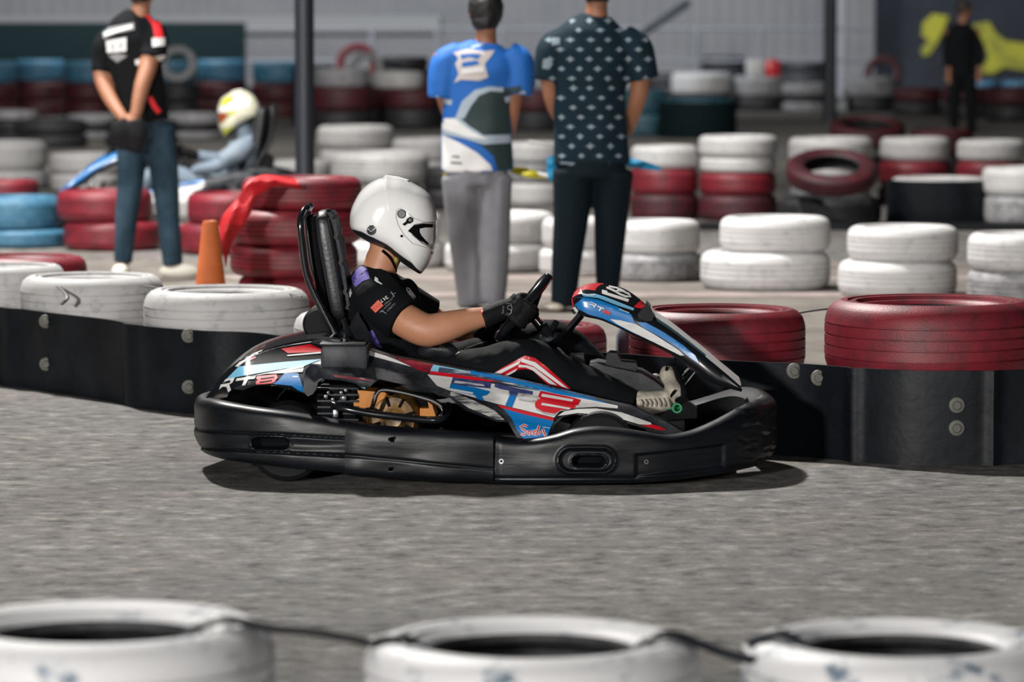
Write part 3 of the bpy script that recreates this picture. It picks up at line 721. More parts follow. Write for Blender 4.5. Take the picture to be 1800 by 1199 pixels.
b = kb(); b.tube([(xr, -.45, .138), (xr, .45, .138)], .02, M['steel'], n=12); b.build('rear_axle', kart)
def wheel(x, y, Rr, wd, nm):
    t = kb(); h = wd / 2
    t.lathe([(.55 * Rr, -h * .8), (.62 * Rr, -h * .98), (.85 * Rr, -h), (.96 * Rr, -h * .85), (Rr, -h * .6), (Rr, h * .6), (.96 * Rr, h * .85), (.85 * Rr, h), (.62 * Rr, h * .98), (.55 * Rr, h * .8)], M['rubber'], axis='y', n=48, closed=True)
    o = t.build('wheel', kart); o.location = (x, y, Rr)
    r = kb(); r.lathe([(0, -h * .3), (.2 * Rr, -h * .32), (.3 * Rr, -h * .5), (.5 * Rr, -h * .55), (.57 * Rr, -h * .85), (.58 * Rr, -h * .8), (.56 * Rr, h * .8), (.5 * Rr, h * .5), (0, h * .3)], M['black'], axis='y', n=32)
    q = r.build('rim', o); return o
for s in (-1, 1):
    wheel(xr, s * .40, .138, .17, 'r'); wheel(xf, s * .46, .128, .13, 'f')

# side panels --------------------------------------------------------
RID = [(533, 645), (566, 618), (635, 611), (700, 629), (770, 641), (870, 660), (960, 680), (1060, 705), (1110, 715), (1170, 742), (1205, 762)]
def g_side(x, y):
    t = (y - interp(RID, x)) / 85.0
    w_ = -0.44 - 0.13 * sstep(0, 1, t) - 0.03 * t
    if 1000 < x: w_ -= 0.012 * sstep(1000, 1060, x)
    w_ -= 0.035 * math.exp(-((y - (652 + (x - 600) * .22)) / 11.0) ** 2) * (1 - sstep(690, 760, x)) * sstep(528, 545, x)
    return w_
SP = [(566, 632), (600, 618), (636, 612), (700, 629), (770, 641), (870, 660), (960, 680), (1060, 705), (1110, 715), (1170, 742), (1205, 762), (1197, 768), (1160, 760), (1125, 751), (1085, 739), (1040, 731), (1010, 729), (990, 733), (975, 746), (962, 770), (912, 773), (903, 760), (893, 742), (875, 726), (850, 716), (820, 702), (790, 688), (750, 681), (700, 674), (668, 667), (660, 671), (650, 680), (642, 684), (634, 681), (624, 674), (600, 669), (566, 666), (559, 672), (556, 684), (550, 693), (541, 697), (533, 689), (534, 668), (537, 650), (547, 640)]
def side_decals(b):
    D = b.decal; S = b.stroke
    # white leading swoosh and dark red print near the cowl
    D([(632, 620), (645, 615), (680, 626), (700, 634), (724, 645)], M['white'])
    D([(646, 613), (662, 617), (690, 626), (676, 624)], M['dark_red'])
    D([(690, 627), (730, 634), (770, 642), (812, 651), (812, 655), (758, 649), (752, 655), (735, 651), (716, 641), (702, 633)], M['dark_red'])
    # scuffed pale top band
    D([(762, 641), (815, 651), (870, 661), (960, 682), (1010, 695), (1008, 699), (950, 688), (880, 672), (790, 657), (756, 652)], M['light_blue'])
    D([(772, 645), (838, 656), (900, 669), (950, 682), (948, 686), (880, 672), (800, 659), (770, 654)], M['scuff_dark'])
    D([(757, 652), (830, 662), (875, 671), (860, 671), (800, 665), (754, 657)], M['red'])
    D([(828, 652), (870, 660), (960, 681), (1060, 706), (1088, 717), (1060, 712), (950, 685), (868, 665), (826, 657)], M['blue'])
    # big graphic field: white with navy scraped upper half
    D([(751, 658), (800, 664), (870, 675), (950, 688), (1022, 700), (1086, 713), (1086, 718), (1048, 715), (1015, 717), (984, 723), (974, 734), (870, 709), (788, 686), (768, 678)], M['white'])
    D([(796, 663), (864, 673), (862, 683), (792, 676)], M['navy']); D([(870, 674), (937, 688), (936, 695), (912, 690), (880, 684), (869, 680)], M['navy'])
    D([(800, 669), (850, 676), (852, 679), (798, 673)], M['scuffed'])
    # R T lettering, blue
    D([(792, 675), (835, 681), (862, 688), (857, 694), (847, 697), (852, 705), (840, 702), (834, 695), (789, 686)], M['blue'])
    D([(789, 682), (832, 690), (831, 693), (789, 686)], M['white'])
    pass
    D([(896, 694), (908, 696), (900, 716), (888, 713)], M['blue'])
    D([(893, 682), (912, 686), (909, 696), (896, 694)], M['navy'])
    D([(912, 690), (945, 696), (944, 706), (910, 700)], M['scuffed'])
    # 8, red
    D([(950, 687), (1008, 699), (1021, 703), (1016, 712), (1010, 713), (1012, 716), (1006, 719), (985, 721), (975, 727), (955, 724), (941, 716), (940, 709), (946, 702), (950, 701), (946, 697)], M['red'])
    D([(953, 692), (1008, 702), (1006, 706), (951, 697)], M['white'])
    D([(953, 708), (1003, 717), (1001, 720), (951, 712)], M['white'])
    # red pinstripe over the blue foot
    D([(874, 711), (924, 723), (974, 735), (973, 740), (920, 729), (880, 717)], M['red'])
    D([(884, 718), (924, 729), (973, 740), (961, 769), (920, 771), (909, 757), (899, 735)], M['blue'])
    D([(954, 750), (967, 752), (967, 753), (954, 751)], M['white'])
    # script lettering
    scr = [[(927, 750), (921, 747), (915, 750), (919, 755), (925, 759), (922, 764), (915, 763)], [(930, 758), (927, 761), (930, 764), (934, 761), (931, 757)], [(943, 757), (938, 758), (937, 763), (941, 764), (945, 760)], [(948, 748), (945, 756), (944, 764), (948, 762)], [(951, 757), (951, 763)], [(954, 754), (959, 767)]]
    for ln in scr: S(ln, 4.6, M['white'])
    for ln in scr: S(ln, 2.2, M['red'])
    # white and red fender stripes
    D([(980, 731), (992, 723), (1015, 719), (1048, 718), (1093, 725), (1144, 743), (1146, 747), (1124, 746), (1097, 738), (1056, 729), (1015, 726), (990, 730)], M['white'])
    D([(1127, 748), (1147, 746), (1160, 750), (1172, 756), (1158, 756)], M['red'])
    # scraped white wedge over the engine bay and red one
    D([(772, 686), (800, 690), (833, 704), (870, 722), (887, 738), (872, 737), (847, 727), (823, 717), (803, 703), (788, 692)], M['scuffed'])
    pass
    # cowl marks
    D([(582, 658), (640, 665), (660, 670), (630, 668), (590, 663)], M['dark_red'])
    D([(634, 681), (648, 681), (642, 684)], M['light_blue'])
b = kb()
SPX = SP[:]
# lower engine-bay surround is part of the same moulding
i0 = SPX.index((820, 702)); SPX[i0 - 2:i0 + 1] = [(873, 741), (845, 731), (820, 722), (800, 708), (788, 696)]
b.sheet(SPX, g_side, M['cowl'], th=.012, step=8)
side_decals(b)
b.build('side_panel', kart, sharp=40)
b = kb(); b.sheet(SPX, g_side, M['cowl'], th=.012, step=10)
for p, c in (([(762, 641), (870, 661), (1060, 706), (1060, 712), (868, 668), (756, 652)], 'blue'), ([(752, 658), (950, 693), (1086, 716), (1005, 718), (970, 736), (840, 699), (766, 677)], 'white'), ([(884, 718), (973, 740), (961, 769), (920, 771)], 'blue'), ([(1100, 730), (1160, 750), (1175, 757), (1128, 752)], 'white')): b.decal(p, M[c])
for v in b.v: pass
o = b.build('side_panel', kart, sharp=40); o.scale = (1, -1, 1)
# top lip running inboard from the ridge of each side panel
for s in (-1, 1):
    b = kb(); rows = []
    for i in range(60):
        x = 566 + (1205 - 566) * i / 59; y = interp(RID, x); p = K(x, y, -.44)
        rows.append([p + Vector((0, .002, -.004)), p + Vector((0, .02, .004)), p + Vector((0, .06, .002)), p + Vector((0, .10, -.03)), p + Vector((0, .115, -.12)), p + Vector((0, .10, -.12)), p + Vector((0, .05, -.02)), p + Vector((0, .012, -.016))])
    b.grid(rows, M['cowl'], cv=True)
    if s < 0: b.stroke([(x, interp(RID, x) - 1.5) for x in range(822, 1060, 14)], 3.4, M['blue'])
    o = b.build('panel_lip', kart)
    if s > 0: o.scale = (1, -1, 1)
# inner footwell wall seen past the near panel (far pod interior)
b = kb()
b.prism([(1010, 640), (1036, 636), (1100, 652), (1150, 668), (1200, 700), (1225, 716), (1225, 735), (1150, 740), (1000, 720)], .27, .33, M['cowl']); b.build('footwell_wall', kart)
# engine cover box
b = kb(); pc = (K(566, 640, -.5) + K(648, 603, -.38)) / 2
b.box((K(607, 622, -.47).x, -.43, K(607, 622, -.5).z - .012), (.165, .17, .085), M['cowl'], bev=.16); b.build('engine_cover', kart)
b = kb(); b.box((K(605, 603, -.43).x, -.43, K(607, 605, -.43).z + .005), (.16, .165, .01), M['plastic'], bev=.3); b.build('cover_lid', kart)
b = kb(); b.lathe([(0, 0), (.018, 0), (.016, .012), (.006, .014), (.006, .03), (.014, .034), (0, .036)], M['gloss_black'], n=16); o = b.build('cover_knob', kart); o.location = K(606, 601, -.43)

# rear bodywork ------------------------------------------------------
def g_rear(x, y):
    return -.50 + .25 * sstep(700, 592, y) + .30 * sstep(440, 362, x) ** 1.3
RP = [(361, 700), (372, 686), (386, 664), (400, 650), (420, 634), (448, 620), (480, 609), (520, 600), (570, 592), (612, 597), (612, 640), (560, 645), (540, 652), (536, 668), (534, 692), (520, 688), (500, 682), (470, 677), (440, 677), (418, 679), (404, 688), (399, 698), (384, 701)]
b = kb(); b.sheet(RP, g_rear, M['gloss_black'], th=.010, step=7); D = b.decal
D([(413, 644), (421, 636), (448, 624), (480, 613), (520, 604), (570, 597), (578, 597), (560, 600), (500, 608), (470, 616), (440, 628), (418, 645)], M['white'])
D([(440, 630), (448, 626), (450, 629), (441, 633)], M['red'])
D([(494, 613), (545, 605), (566, 614), (566, 618), (506, 621)], M['red'])
D([(504, 624), (566, 618), (566, 621), (506, 626)], M['white'])
D([(552, 598), (578, 595), (575, 601), (560, 606), (545, 602)], M['cowl'])
D([(420, 644), (500, 636), (566, 631), (548, 638), (534, 644), (500, 648), (420, 662), (397, 667)], M['light_blue'])
D([(440, 661), (500, 649), (536, 642), (533, 646), (490, 654)], M['white'])
D([(470, 657), (500, 652), (534, 647), (532, 654), (500, 656)], M['scuffed'])
# RT8 lettering
D([(396, 667), (413, 663), (411, 668), (408, 673), (403, 676), (406, 686), (401, 690), (398, 680), (391, 680), (385, 685), (388, 676), (404, 673), (405, 668), (395, 671), (392, 674)], M['white'])
D([(416, 665), (450, 661), (447, 666), (436, 667), (431, 677), (425, 678), (429, 668), (414, 670)], M['white'])
D([(452, 661), (486, 658), (488, 664), (483, 671), (478, 674), (451, 676), (449, 672), (453, 668), (450, 665)], M['red'])
D([(458, 665), (482, 662), (482, 664), (459, 667)], M['gloss_black']); D([(456, 671), (478, 668), (478, 670), (457, 673)], M['gloss_black'])
D([(500, 656), (524, 656), (531, 676), (535, 691), (524, 686), (512, 678), (479, 675), (490, 668)], M['blue'])
D([(513, 661), (524, 661), (523, 663), (515, 663)], M['white'])
S = b.stroke; S([(402, 690), (419, 680), (445, 677), (475, 678), (505, 684), (530, 692)], 2.2, M['white'])
b.build('rear_panel', kart, sharp=40)
b = kb(); b.sheet(RP, g_rear, M['gloss_black'], th=.010, step=12); b.decal([(420, 644), (566, 631), (534, 644), (420, 662), (397, 667)], M['light_blue']); o = b.build('rear_panel', kart, sharp=40); o.scale = (1, -1, 1)
b = kb(); rows = []
for x in list(range(366, 612, 12)) + [612]:
    T = [(361, 700), (372, 686), (386, 664), (400, 650), (420, 634), (448, 620), (480, 609), (520, 600), (570, 592), (612, 597)]
    y = interp(T, x); yl = g_rear(x, y); p = K(x, y, yl); k = 12
    top = [Vector((p.x, yl + (-2 * yl) * j / k, p.z + .012 * math.sin(math.pi * j / k))) for j in range(k + 1)]
    rows.append(top + [q - Vector((0, 0, .012)) for q in reversed(top)])
b.grid(rows, M['gloss_black'], cv=True); b.build('rear_deck', kart)

# engine -------------------------------------------------------------
eng = kb()
c = K(595, 702, -.42); eng.box((c.x, -.36, c.z - .02), (.13, .16, .15), M['black'], bev=.08)
for k in range(6): eng.box((c.x, -.36, c.z - .07 + k * .022), (.145, .175, .008), M['cowl'], bev=.2)
eng.build('engine', kart); E = bpy.data.objects['engine']
b = kb()
for px, py, r_ in ((573, 697, .007), (585, 702, .006), (577, 690, .005), (605, 700, .008), (608, 686, .006), (592, 724, .009), (600, 690, .006)):
    b.lathe([(0, -.012), (r_, -.01), (r_, .01), (0, .01)], M['vent'], axis='y', c=K(px, py, -.47), n=10)
b.box(K(603, 700, -.46), (.022, .02, .014), M['cowl'], bev=.2); b.box(K(590, 727, -.48), (.02, .02, .03), M['steel'], bev=.2)
b.build('engine_bolts', E)
b = kb(); b.prism([(628, 686), (676, 690), (690, 698), (684, 712), (650, 716), (622, 720), (620, 706), (632, 700)], -.44, -.30, M['orange_metal']); o = b.build('orange_engine_tank', E); 
b = kb(); b.prism([(752, 706), (760, 712), (766, 732), (738, 732), (738, 718), (754, 718)], -.44, -.3, M['orange_metal']); b.build('orange_engine_bracket', E)
b = kb(); fc = K(694, 732, -.36)
b.lathe([(0, -.09), (.03, -.095), (.05, -.085), (.075, -.085), (.09, -.06), (.105, -.01), (.108, .04), (0, .04)], M['bronze'], axis='y', c=fc, n=40)
for k in range(8):
    a = k * math.pi / 4 + .3; b.box(fc + Vector((math.cos(a) * .062, -.087, math.sin(a) * .062)), (.034, .008, .010), M['black'], rot=Matrix.Rotation(-a, 3, 'Y'), bev=.2)
b.build('fan_cover', E)
b = kb(); b.box(K(735, 712, -.33), (.12, .10, .09), M['black'], bev=.1); b.build('airbox', E)
# guard rail tube loop
b = kb(); b.tube([K(653, 722, -.52), K(657, 708, -.53), K(662, 692, -.54), K(672, 685, -.54), K(700, 688, -.54), (K(745, 699, -.54)), K(768, 708, -.54), K(779, 720, -.53), K(776, 732, -.52), K(765, 738, -.52)], .0085, M['chrome'], n=10, sub=8)
b.build('guard_tube', kart)
b = kb(); b.tube([K(585, 712, -.50), K(605, 718, -.53), K(650, 727, -.54), K(700, 733, -.545), K(745, 738, -.54), K(772, 738, -.53), K(785, 728, -.5), K(788, 712, -.45)], .013, M['gloss_black'], n=12, sub=8); b.build('lower_guard_tube', kart)

# backrest hoop and pad ----------------------------------------------
def hoop_side(s):
    y = s * .145
    return [K(598, 604, y), K(572, 556, y), K(549, 510, y), K(538, 478, y), K(531, 430, y), K(528, 395, y)]
top = [K(533, 371, -.12), K(548, 366, -.06), K(554, 364, 0), K(560, 366, .06)]
L_ = hoop_side(-1); Rr_ = [Vector((p.x, -p.y, p.z)) for p in L_]
b = kb(); b.tube(L_ + [Vector((K(531, 376, -.13).x, -.125, K(531, 376, -.13).z)), Vector((K(538, 366, -.09).x, -.08, K(538, 366, -.08).z)), Vector((K(542, 364, 0).x, .0, K(542, 366, 0).z)), Vector((K(538, 366, -.09).x, .08, K(538, 366, -.08).z)), Vector((K(531, 376, -.13).x, .125, K(531, 376, -.13).z))] + Rr_[::-1], .0125, M['gloss_black'], n=12, sub=8)
b.build('backrest_hoop', kart)
b = kb(); rows = []
PF = [(575, 372), (582, 384), (590, 420), (598, 470), (606, 520), (610, 555), (606, 566)]   # front face line of the pad
PB = [(556, 374), (552, 386), (556, 425), (564, 470), (573, 520), (580, 552), (590, 566)]
n = 28
for i in range(n + 1):
    t = i / n; q = t * (len(PF) - 1); a = int(min(q, len(PF) - 2)); f = q - a
    F_ = Vector(PF[a]).lerp(Vector(PF[a + 1]), f); B_ = Vector(PB[a]).lerp(Vector(PB[a + 1]), f)
    pf = K(F_.x, F_.y, -.13); pb = K(B_.x, B_.y, -.13); wd = .135 * (1 - .30 * abs(2 * t - 1) ** 4); row = []
    for k in range(36):
        a_ = 2 * math.pi * k / 36; cx, cy = math.cos(a_), math.sin(a_)
        ex = abs(cx) ** .45 * (1 if cx > 0 else -1); ey = abs(cy) ** .45 * (1 if cy > 0 else -1)
        m_ = pb.lerp(pf, (ex + 1) / 2); row.append(Vector((m_.x - (.02 * (1 - abs(ey)) if ex > .5 else 0), wd * ey, m_.z)))
    rows.append(row)
b.grid(rows, M['pad'], cv=True); q = b.mi(M['pad']); b.f.append(tuple(range(36))[::-1]); b.m.append(q); b.f.append(tuple(range(n * 36, n * 36 + 36))); b.m.append(q)
pdm = b.build('backrest_pad', kart)
for yy in (-.085, .085):
    b = kb(); rr_ = []
    for (x0, y0) in ((575, 374), (583, 387), (592, 424), (600, 470), (608, 520), (611, 545)):
        a = K(x0, y0, -.13); rr_.append([Vector((a.x - .004, yy - .03, a.z)), Vector((a.x + .007, yy - .026, a.z)), Vector((a.x + .007, yy + .026, a.z)), Vector((a.x - .004, yy + .03, a.z))])
    rr_ = [list(x) for x in zip(*[smooth_path(list(c_), 7) for c_ in zip(*rr_)])]
    for q_, r_ in enumerate(rr_):
        if q_ % 7 == 6:
            for v_ in r_: v_.x -= .006
    b.grid(rr_, M['pad_grip'], cv=True); b.build('pad_grip', pdm)
b = kb(); b.box(K(562, 470, 0), (.035, .16, .38), M['black'], rot=Matrix.Rotation(R(-8), 3, 'Y'), bev=.2); b.build('backrest_plate', kart)
b = kb(); b.lathe([(0, -.11), (.052, -.108), (.062, -.095), (.064, .08), (.058, .1), (0, .11)], M['rubber'], axis='y', n=32); o = b.build('silencer', kart); o.location = K(562, 568, -.08) + Vector((0, .1, -.004))
for q in (0, 1):
    b = kb(); b.tube([K(604, 562, -.12) + Vector((0, .24 * q, 0)), K(612, 585, -.14) + Vector((0, .28 * q, 0)), K(622, 604, -.17) + Vector((0, .34 * q, 0))], .010, M['gloss_black'], n=10); b.build('seat_strut', kart)
# seat shell
b = kb(); rows = []
SL = [(612, 575, .17), (616, 585, .18), (626, 600, .19), (645, 640, .19), (680, 668, .18), (740, 674, .17), (800, 662, .15)]
for px, py, wd in SL:
    p = K(px, py, 0); row = []
    for k in range(17):
        t = -1 + 2 * k / 16; row.append(Vector((p.x + .05 * abs(t) ** 3, wd * t, p.z + .07 * abs(t) ** 4)))
    for k in range(16, -1, -1):
        t = -1 + 2 * k / 16; row.append(Vector((p.x + .05 * abs(t) ** 3 - .008, wd * 1.04 * t, p.z + .07 * abs(t) ** 4 - .01)))
    rows.append(row)
rows = [list(x) for x in zip(*[smooth_path(list(c_), 5) for c_ in zip(*rows)])]
b.grid(rows, M['pad'], cv=True); b.build('seat', kart)

# steering ------------------------------------------------------------
wc = K(919, 541, 0) + Vector((0, -.0, 0)); tp = K(962, 489, 0) - K(876, 593, 0); tdir = tp.normalized(); Rw = tp.length / 2 * 0.98; ydir = Vector((0, 1, 0))
rot_st = R(8)
pts = []
for k in range(16):
    a = 2 * math.pi * k / 16; pts.append(wc + tdir * (math.cos(a) * Rw * (1 - .0)) + ydir * (math.sin(a) * Rw * 1.12))
b = kb(); b.tube(pts, .0185, M['gloss_black'], n=14, closed=True, sub=5, flat=1.0)
nrm = tdir.cross(ydir).normalized(); nrm = nrm if nrm.x > 0 else -nrm
hub = wc + nrm * .035
for a in (90, 210, 330):
    v = tdir * math.cos(R(a)) + ydir * math.sin(R(a)); b.tube([hub, hub + (wc + v * Rw - hub) * .5, wc + v * Rw], [.016, .012, .010], M['black'], n=8, sub=3)
b.ball(hub, .032, M['black'], n=8)
b.build('steering_wheel', kart)
b = kb(); b.tube([K(965, 486, 0) , K(952, 500, -.02), K(938, 519, -.045)], [.022, .025, .022], M['gloss_black'], n=14, sub=6, flat=.8); b.build('wheel_grip', bpy.data.objects['steering_wheel'])
b = kb(); b.tube([hub, K(958, 584, 0), K(972, 610, 0)], .017, M['gloss_black'], n=12, sub=4)
b.tube([K(972, 606, 0), K(990, 622, 0), K(1006, 650, 0), K(1060, 720, 0)], [.010, .008, .006, .006], M['steel'], n=8, sub=4)
b.box(K(966, 590, 0), (.03, .05, .10), M['black'], rot=Matrix.Rotation(R(-32), 3, 'Y'), bev=.2)
b.build('steering_column', kart)
b = kb(); b.tube([K(968, 608, -.03), K(984, 596, -.03), K(1004, 574, -.03), K(1022, 553, -.03)], .017, M['black'], n=4, sub=1, flat=.8)
b.tube([K(968, 608, .05), K(984, 596, .05), K(1004, 574, .05), K(1022, 553, .05)], .017, M['black'], n=4, sub=1, flat=.8)
b.box(K(972, 575, 0), (.022, .04, .05), M['black'], rot=Matrix.Rotation(R(35), 3, 'Y'), bev=.15); b.box(K(995, 585, 0), (.05, .03, .028), M['black'], rot=Matrix.Rotation(R(-45), 3, 'Y'), bev=.15)
b.ball(K(968, 596, .02), (.045, .05, .03), M['cowl'], n=8)
b.build('fairing_bracket', kart)
b = kb()
for s in (-1, 1): b.tube([K(966, 606, 0) + Vector((0, s * .03, 0)), K(990, 660, 0) + Vector((0, s * .10, 0)), K(1000, 720, 0) + Vector((0, s * .16, 0))], .012, M['gloss_black'], n=10, sub=3)
b.build('steering_support', kart)

# nose fairing --------------------------------------------------------
ST = [  # near bottom, near ridge, crown, half width
 ((1009, 540), (1006, 522), (1020, 506), .105), ((1028, 552), (1022, 516), (1040, 498), .125), ((1058, 559), (1052, 521), (1066, 499), .13),
 ((1088, 572), (1082, 531), (1096, 507), .13), ((1118, 587), (1112, 544), (1120, 522), .13), ((1150, 603), (1140, 557), (1142, 541), .13),
 ((1185, 622), (1172, 577), (1176, 563), .135), ((1217, 646), (1205, 601), (1209, 589), .145), ((1250, 668), (1240, 628), (1243, 618), .16), ((1283, 679), (1274, 656), (1276, 649), .17), ((1305, 685), (1302, 680), (1303, 678), .18)]
rows = []
for nb, nr, cr, hw in ST:
    a = K(nb[0], nb[1], -hw - .015); r_ = K(nr[0], nr[1], -hw); c = K(cr[0], cr[1], 0)
    near = [a, a.lerp(r_, .33) + Vector((0, -.006, 0)), a.lerp(r_, .7) + Vector((0, -.008, 0)), r_ + Vector((0, -.001, -.002)), r_ + Vector((0, .006, .002)), r_.lerp(c, .3) + Vector((0, 0, .003)), r_.lerp(c, .65) + Vector((0, 0, .005)), c]
    far = [Vector((p.x, -p.y, p.z)) for p in reversed(near[:-1])]
    out = near + far
    inn = [Vector((p.x - .003, p.y * .94, p.z - .009)) for p in reversed(out)]
    rows.append(out + inn)
cols = [smooth_path(list(c_), 6) for c_ in zip(*rows)]; rows = [list(x) for x in zip(*cols)]
b = kb(); b.grid(rows, M['gloss_black'], cv=True); L = len(rows[0]); q = b.mi(M['gloss_black']); n = len(rows); b.lift = 0.0013
for i in range(n - 1):
    for jj in range(14):
        k = i * L + jj
        if i >= 30 and jj in (5, 6): b.m[k] = b.mi(M['white'])
        elif i >= 30 and jj == 4: b.m[k] = b.mi(M['teal_tyre'] if i < 48 else M['white'])
        elif i >= 30 and jj in (7, 8, 9): b.m[k] = b.mi(M['blue'] if i < 44 else M['white'])
        elif i < 5 and jj in (3, 4, 5, 6, 7, 8, 9, 10): b.m[k] = b.mi(M['red'])
        elif 5 <= i < 11 and 5 <= jj <= 9: b.m[k] = b.mi(M['red'])
        elif jj in (10, 11, 12): b.m[k] = b.mi(M['blue'])
b.f.append(tuple(range(L))); b.m.append(b.mi(M['red']))
D = b.decal; S = b.stroke
D([(1012, 522), (1029, 523), (1052, 527), (1085, 539), (1110, 553), (1116, 570), (1119, 588), (1090, 574), (1060, 560), (1035, 553), (1012, 541), (1010, 536), (1024, 524)], M['blue'], step=5)
D([(1045, 515), (1048, 506), (1056, 500), (1075, 501), (1100, 511), (1125, 527), (1114, 538), (1090, 531), (1060, 519)], M['gloss_black'], step=2.5)
D([(1114, 539), (1126, 528), (1136, 534), (1128, 542), (1122, 542)], M['red'], step=2.5)
D([(1022, 517), (1045, 516), (1062, 521), (1090, 532), (1115, 542), (1113, 546), (1086, 537), (1052, 524), (1026, 521)], M['light_blue'], step=2.5)
S([(1020, 508), (1023, 516), (1034, 519), (1046, 518)], 2.0, M['white'], step=2.5)
# number 16
D([(1058, 509), (1067, 511), (1068, 514), (1106, 526), (1104, 531), (1064, 518), (1058, 516)], M['white'], step=2.5)
S([(1066, 505), (1078, 510), (1090, 517), (1100, 521), (1109, 521), (1106, 517), (1096, 512), (1086, 510), (1082, 514)], 3.4, M['white'], step=2.5)
S([(1070, 503), (1085, 506), (1098, 512)], 3.0, M['white'], step=2.5)
# RT8 small
D([(1037, 531), (1039, 530.5), (1049, 535), (1048, 538), (1045, 538), (1046, 541), (1044, 541), (1042, 537), (1036, 535), (1036, 533.5), (1046, 536.5), (1046.5, 535)], M['white'], step=2.5)
D([(1050, 537), (1062, 542), (1062, 544), (1058, 542.5), (1054, 547), (1052, 546), (1055, 541.5), (1050, 539)], M['white'], step=2.5)
D([(1061, 544), (1072, 548), (1073, 551), (1070, 554), (1060, 550), (1059, 547)], M['red'], step=2.5)
S([(1063, 546.5), (1070, 549)], .8, M['dark_red'], step=2.5); S([(1062, 549.5), (1069, 552)], .8, M['dark_red'], step=2.5)
S([(1088, 543), (1098, 547), (1106, 550)], 1.4, M['white'], step=2.5)
# lower blade stripes
D([(1072, 561), (1090, 563), (1118, 570), (1150, 588), (1185, 610), (1196, 618), (1203, 625), (1196, 625), (1150, 602), (1110, 583), (1085, 570)], M['white'], step=5)
D([(1119, 566), (1135, 567), (1165, 583), (1200, 606), (1222, 625), (1230, 640), (1212, 628), (1195, 614), (1160, 592), (1130, 576)], M['blue'], step=5)
b.build('nose_fairing', kart, sharp=45)
nf = [x for x in kart.children if x.name.startswith('nose_fairing')][0]
b = kb(); b.prism([(1121, 552), (1131, 544), (1136, 532), (1144, 540), (1149, 552), (1147, 564), (1136, 565), (1122, 560)], -.15, -.02, M['gloss_black']); b.build('sensor_housing', nf, sharp=20)
b = kb(); b.tube([K(1015, 548, -.12), K(1009, 540, -.12)], .016, M['steel'], n=10); b.build('fairing_bolt', nf)
b = kb(); b.tube([K(1186, 612, -.05), K(1187, 640, -.05)], .003, M['black'], n=6); b.tube([K(1226, 648, -.05), K(1204, 676, -.05)], .003, M['steel'], n=6); b.build('support_wire', kart)

# fuel tank and pedals -------------------------------------------------
b = kb(); b.prism([(1036, 642), (1050, 640), (1085, 648), (1128, 657), (1150, 670), (1178, 692), (1200, 716), (1160, 722), (1100, 712), (1060, 700), (1034, 676)], -.12, .12, M['cowl']); b.build('fuel_tank', kart, sharp=25)
b = kb(); b.prism([(1064, 642), (1066, 624), (1072, 620), (1084, 621), (1092, 636), (1116, 638), (1120, 642), (1118, 656), (1100, 656), (1064, 650)], -.06, .05, M['plastic']); b.build('tank_cap', kart, sharp=25)
b = kb(); b.prism([(1002, 640), (1002, 624), (1026, 624), (1028, 640)], -.06, .02, M['plastic']); b.build('tank_bracket', kart, sharp=25)
b = kb(); b.tube([K(1128, 712, -.16), K(1160, 715, -.16), K(1196, 717, -.16)], .008, M['green'], n=8); 
b.lathe([(.012, -.012), (.018, -.012), (.018, .012), (.012, .012)], M['green'], axis='y', c=K(1190, 717, -.19), n=24, closed=True)
b.box(K(1160, 717, -.17), (.11, .03, .012), M['green'], bev=.2); b.build('pedal', kart, label='green pedal')
b = kb(); b.tube([K(1184, 676, 0), K(1196, 662, 0), K(1211, 647, 0)], [.010, .015, .013], M['chrome'], n=14, sub=2); b.tube([K(1176, 674, 0), K(1190, 680, 0)], .006, M['steel'], n=8); b.build('brake_cylinder', kart)

# ---------------------------------------------------------------- the driver
def up3(fr, L): return [fr.p(*q) for q in L]
drv = empty('person', KF.loc, KF.rz)
tag(drv, 'seated person in white full-face helmet, black jersey, red striped trousers, gloved hands on wheel', 'person')
# body: one continuous skin
b = kb(); sk = M['skin']
b.tube(up3(KF, [(700, 640, 0), (688, 600, 0), (675, 545, 0), (664, 500, 0)]), [.10, .12, .13, .10], sk, n=16, flat=.75, up=(1, 0, 0))
b.tube(up3(KF, [(664, 500, 0), (668, 470, 0), (680, 440, 0)]), [.072, .062, .062], sk, n=14)
b.ball(K(690, 400, 0), (.095, .078, .115), sk, n=12)
NARM = [(655, 518, -.165), (690, 548, -.215), (724, 570, -.25), (752, 581, -.262), (785, 574, -.25), (820, 564, -.225), (846, 558, -.207), (858, 556, -.2)]
FARM = [(664, 512, .165), (715, 540, .215), (765, 566, .25), (785, 573, .25), (820, 580, .225), (850, 588, .19), (862, 587, .175)]
b.tube(up3(KF, NARM), [.062, .062, .062, .060, .056, .045, .037, .036], sk, n=16)
b.tube(up3(KF, FARM), [.055, .054, .052, .050, .044, .034, .033], sk, n=14)
NLEG = [(700, 666, -.09), (800, 658, -.13), (925, 628, -.17), (1010, 668, -.16), (1105, 710, -.155)]
FLEG = [(700, 660, .09), (830, 634, .13), (978, 592, .17), (1030, 640, .16), (1085, 700, .15)]
b.tube(up3(KF, NLEG), [.07, .065, .05, .045, .036], sk, n=14); b.tube(up3(KF, FLEG), [.07, .065, .05, .045, .036], sk, n=14)
body = remesh('body', b, .009, sk, iters=5); body.build('body', drv)
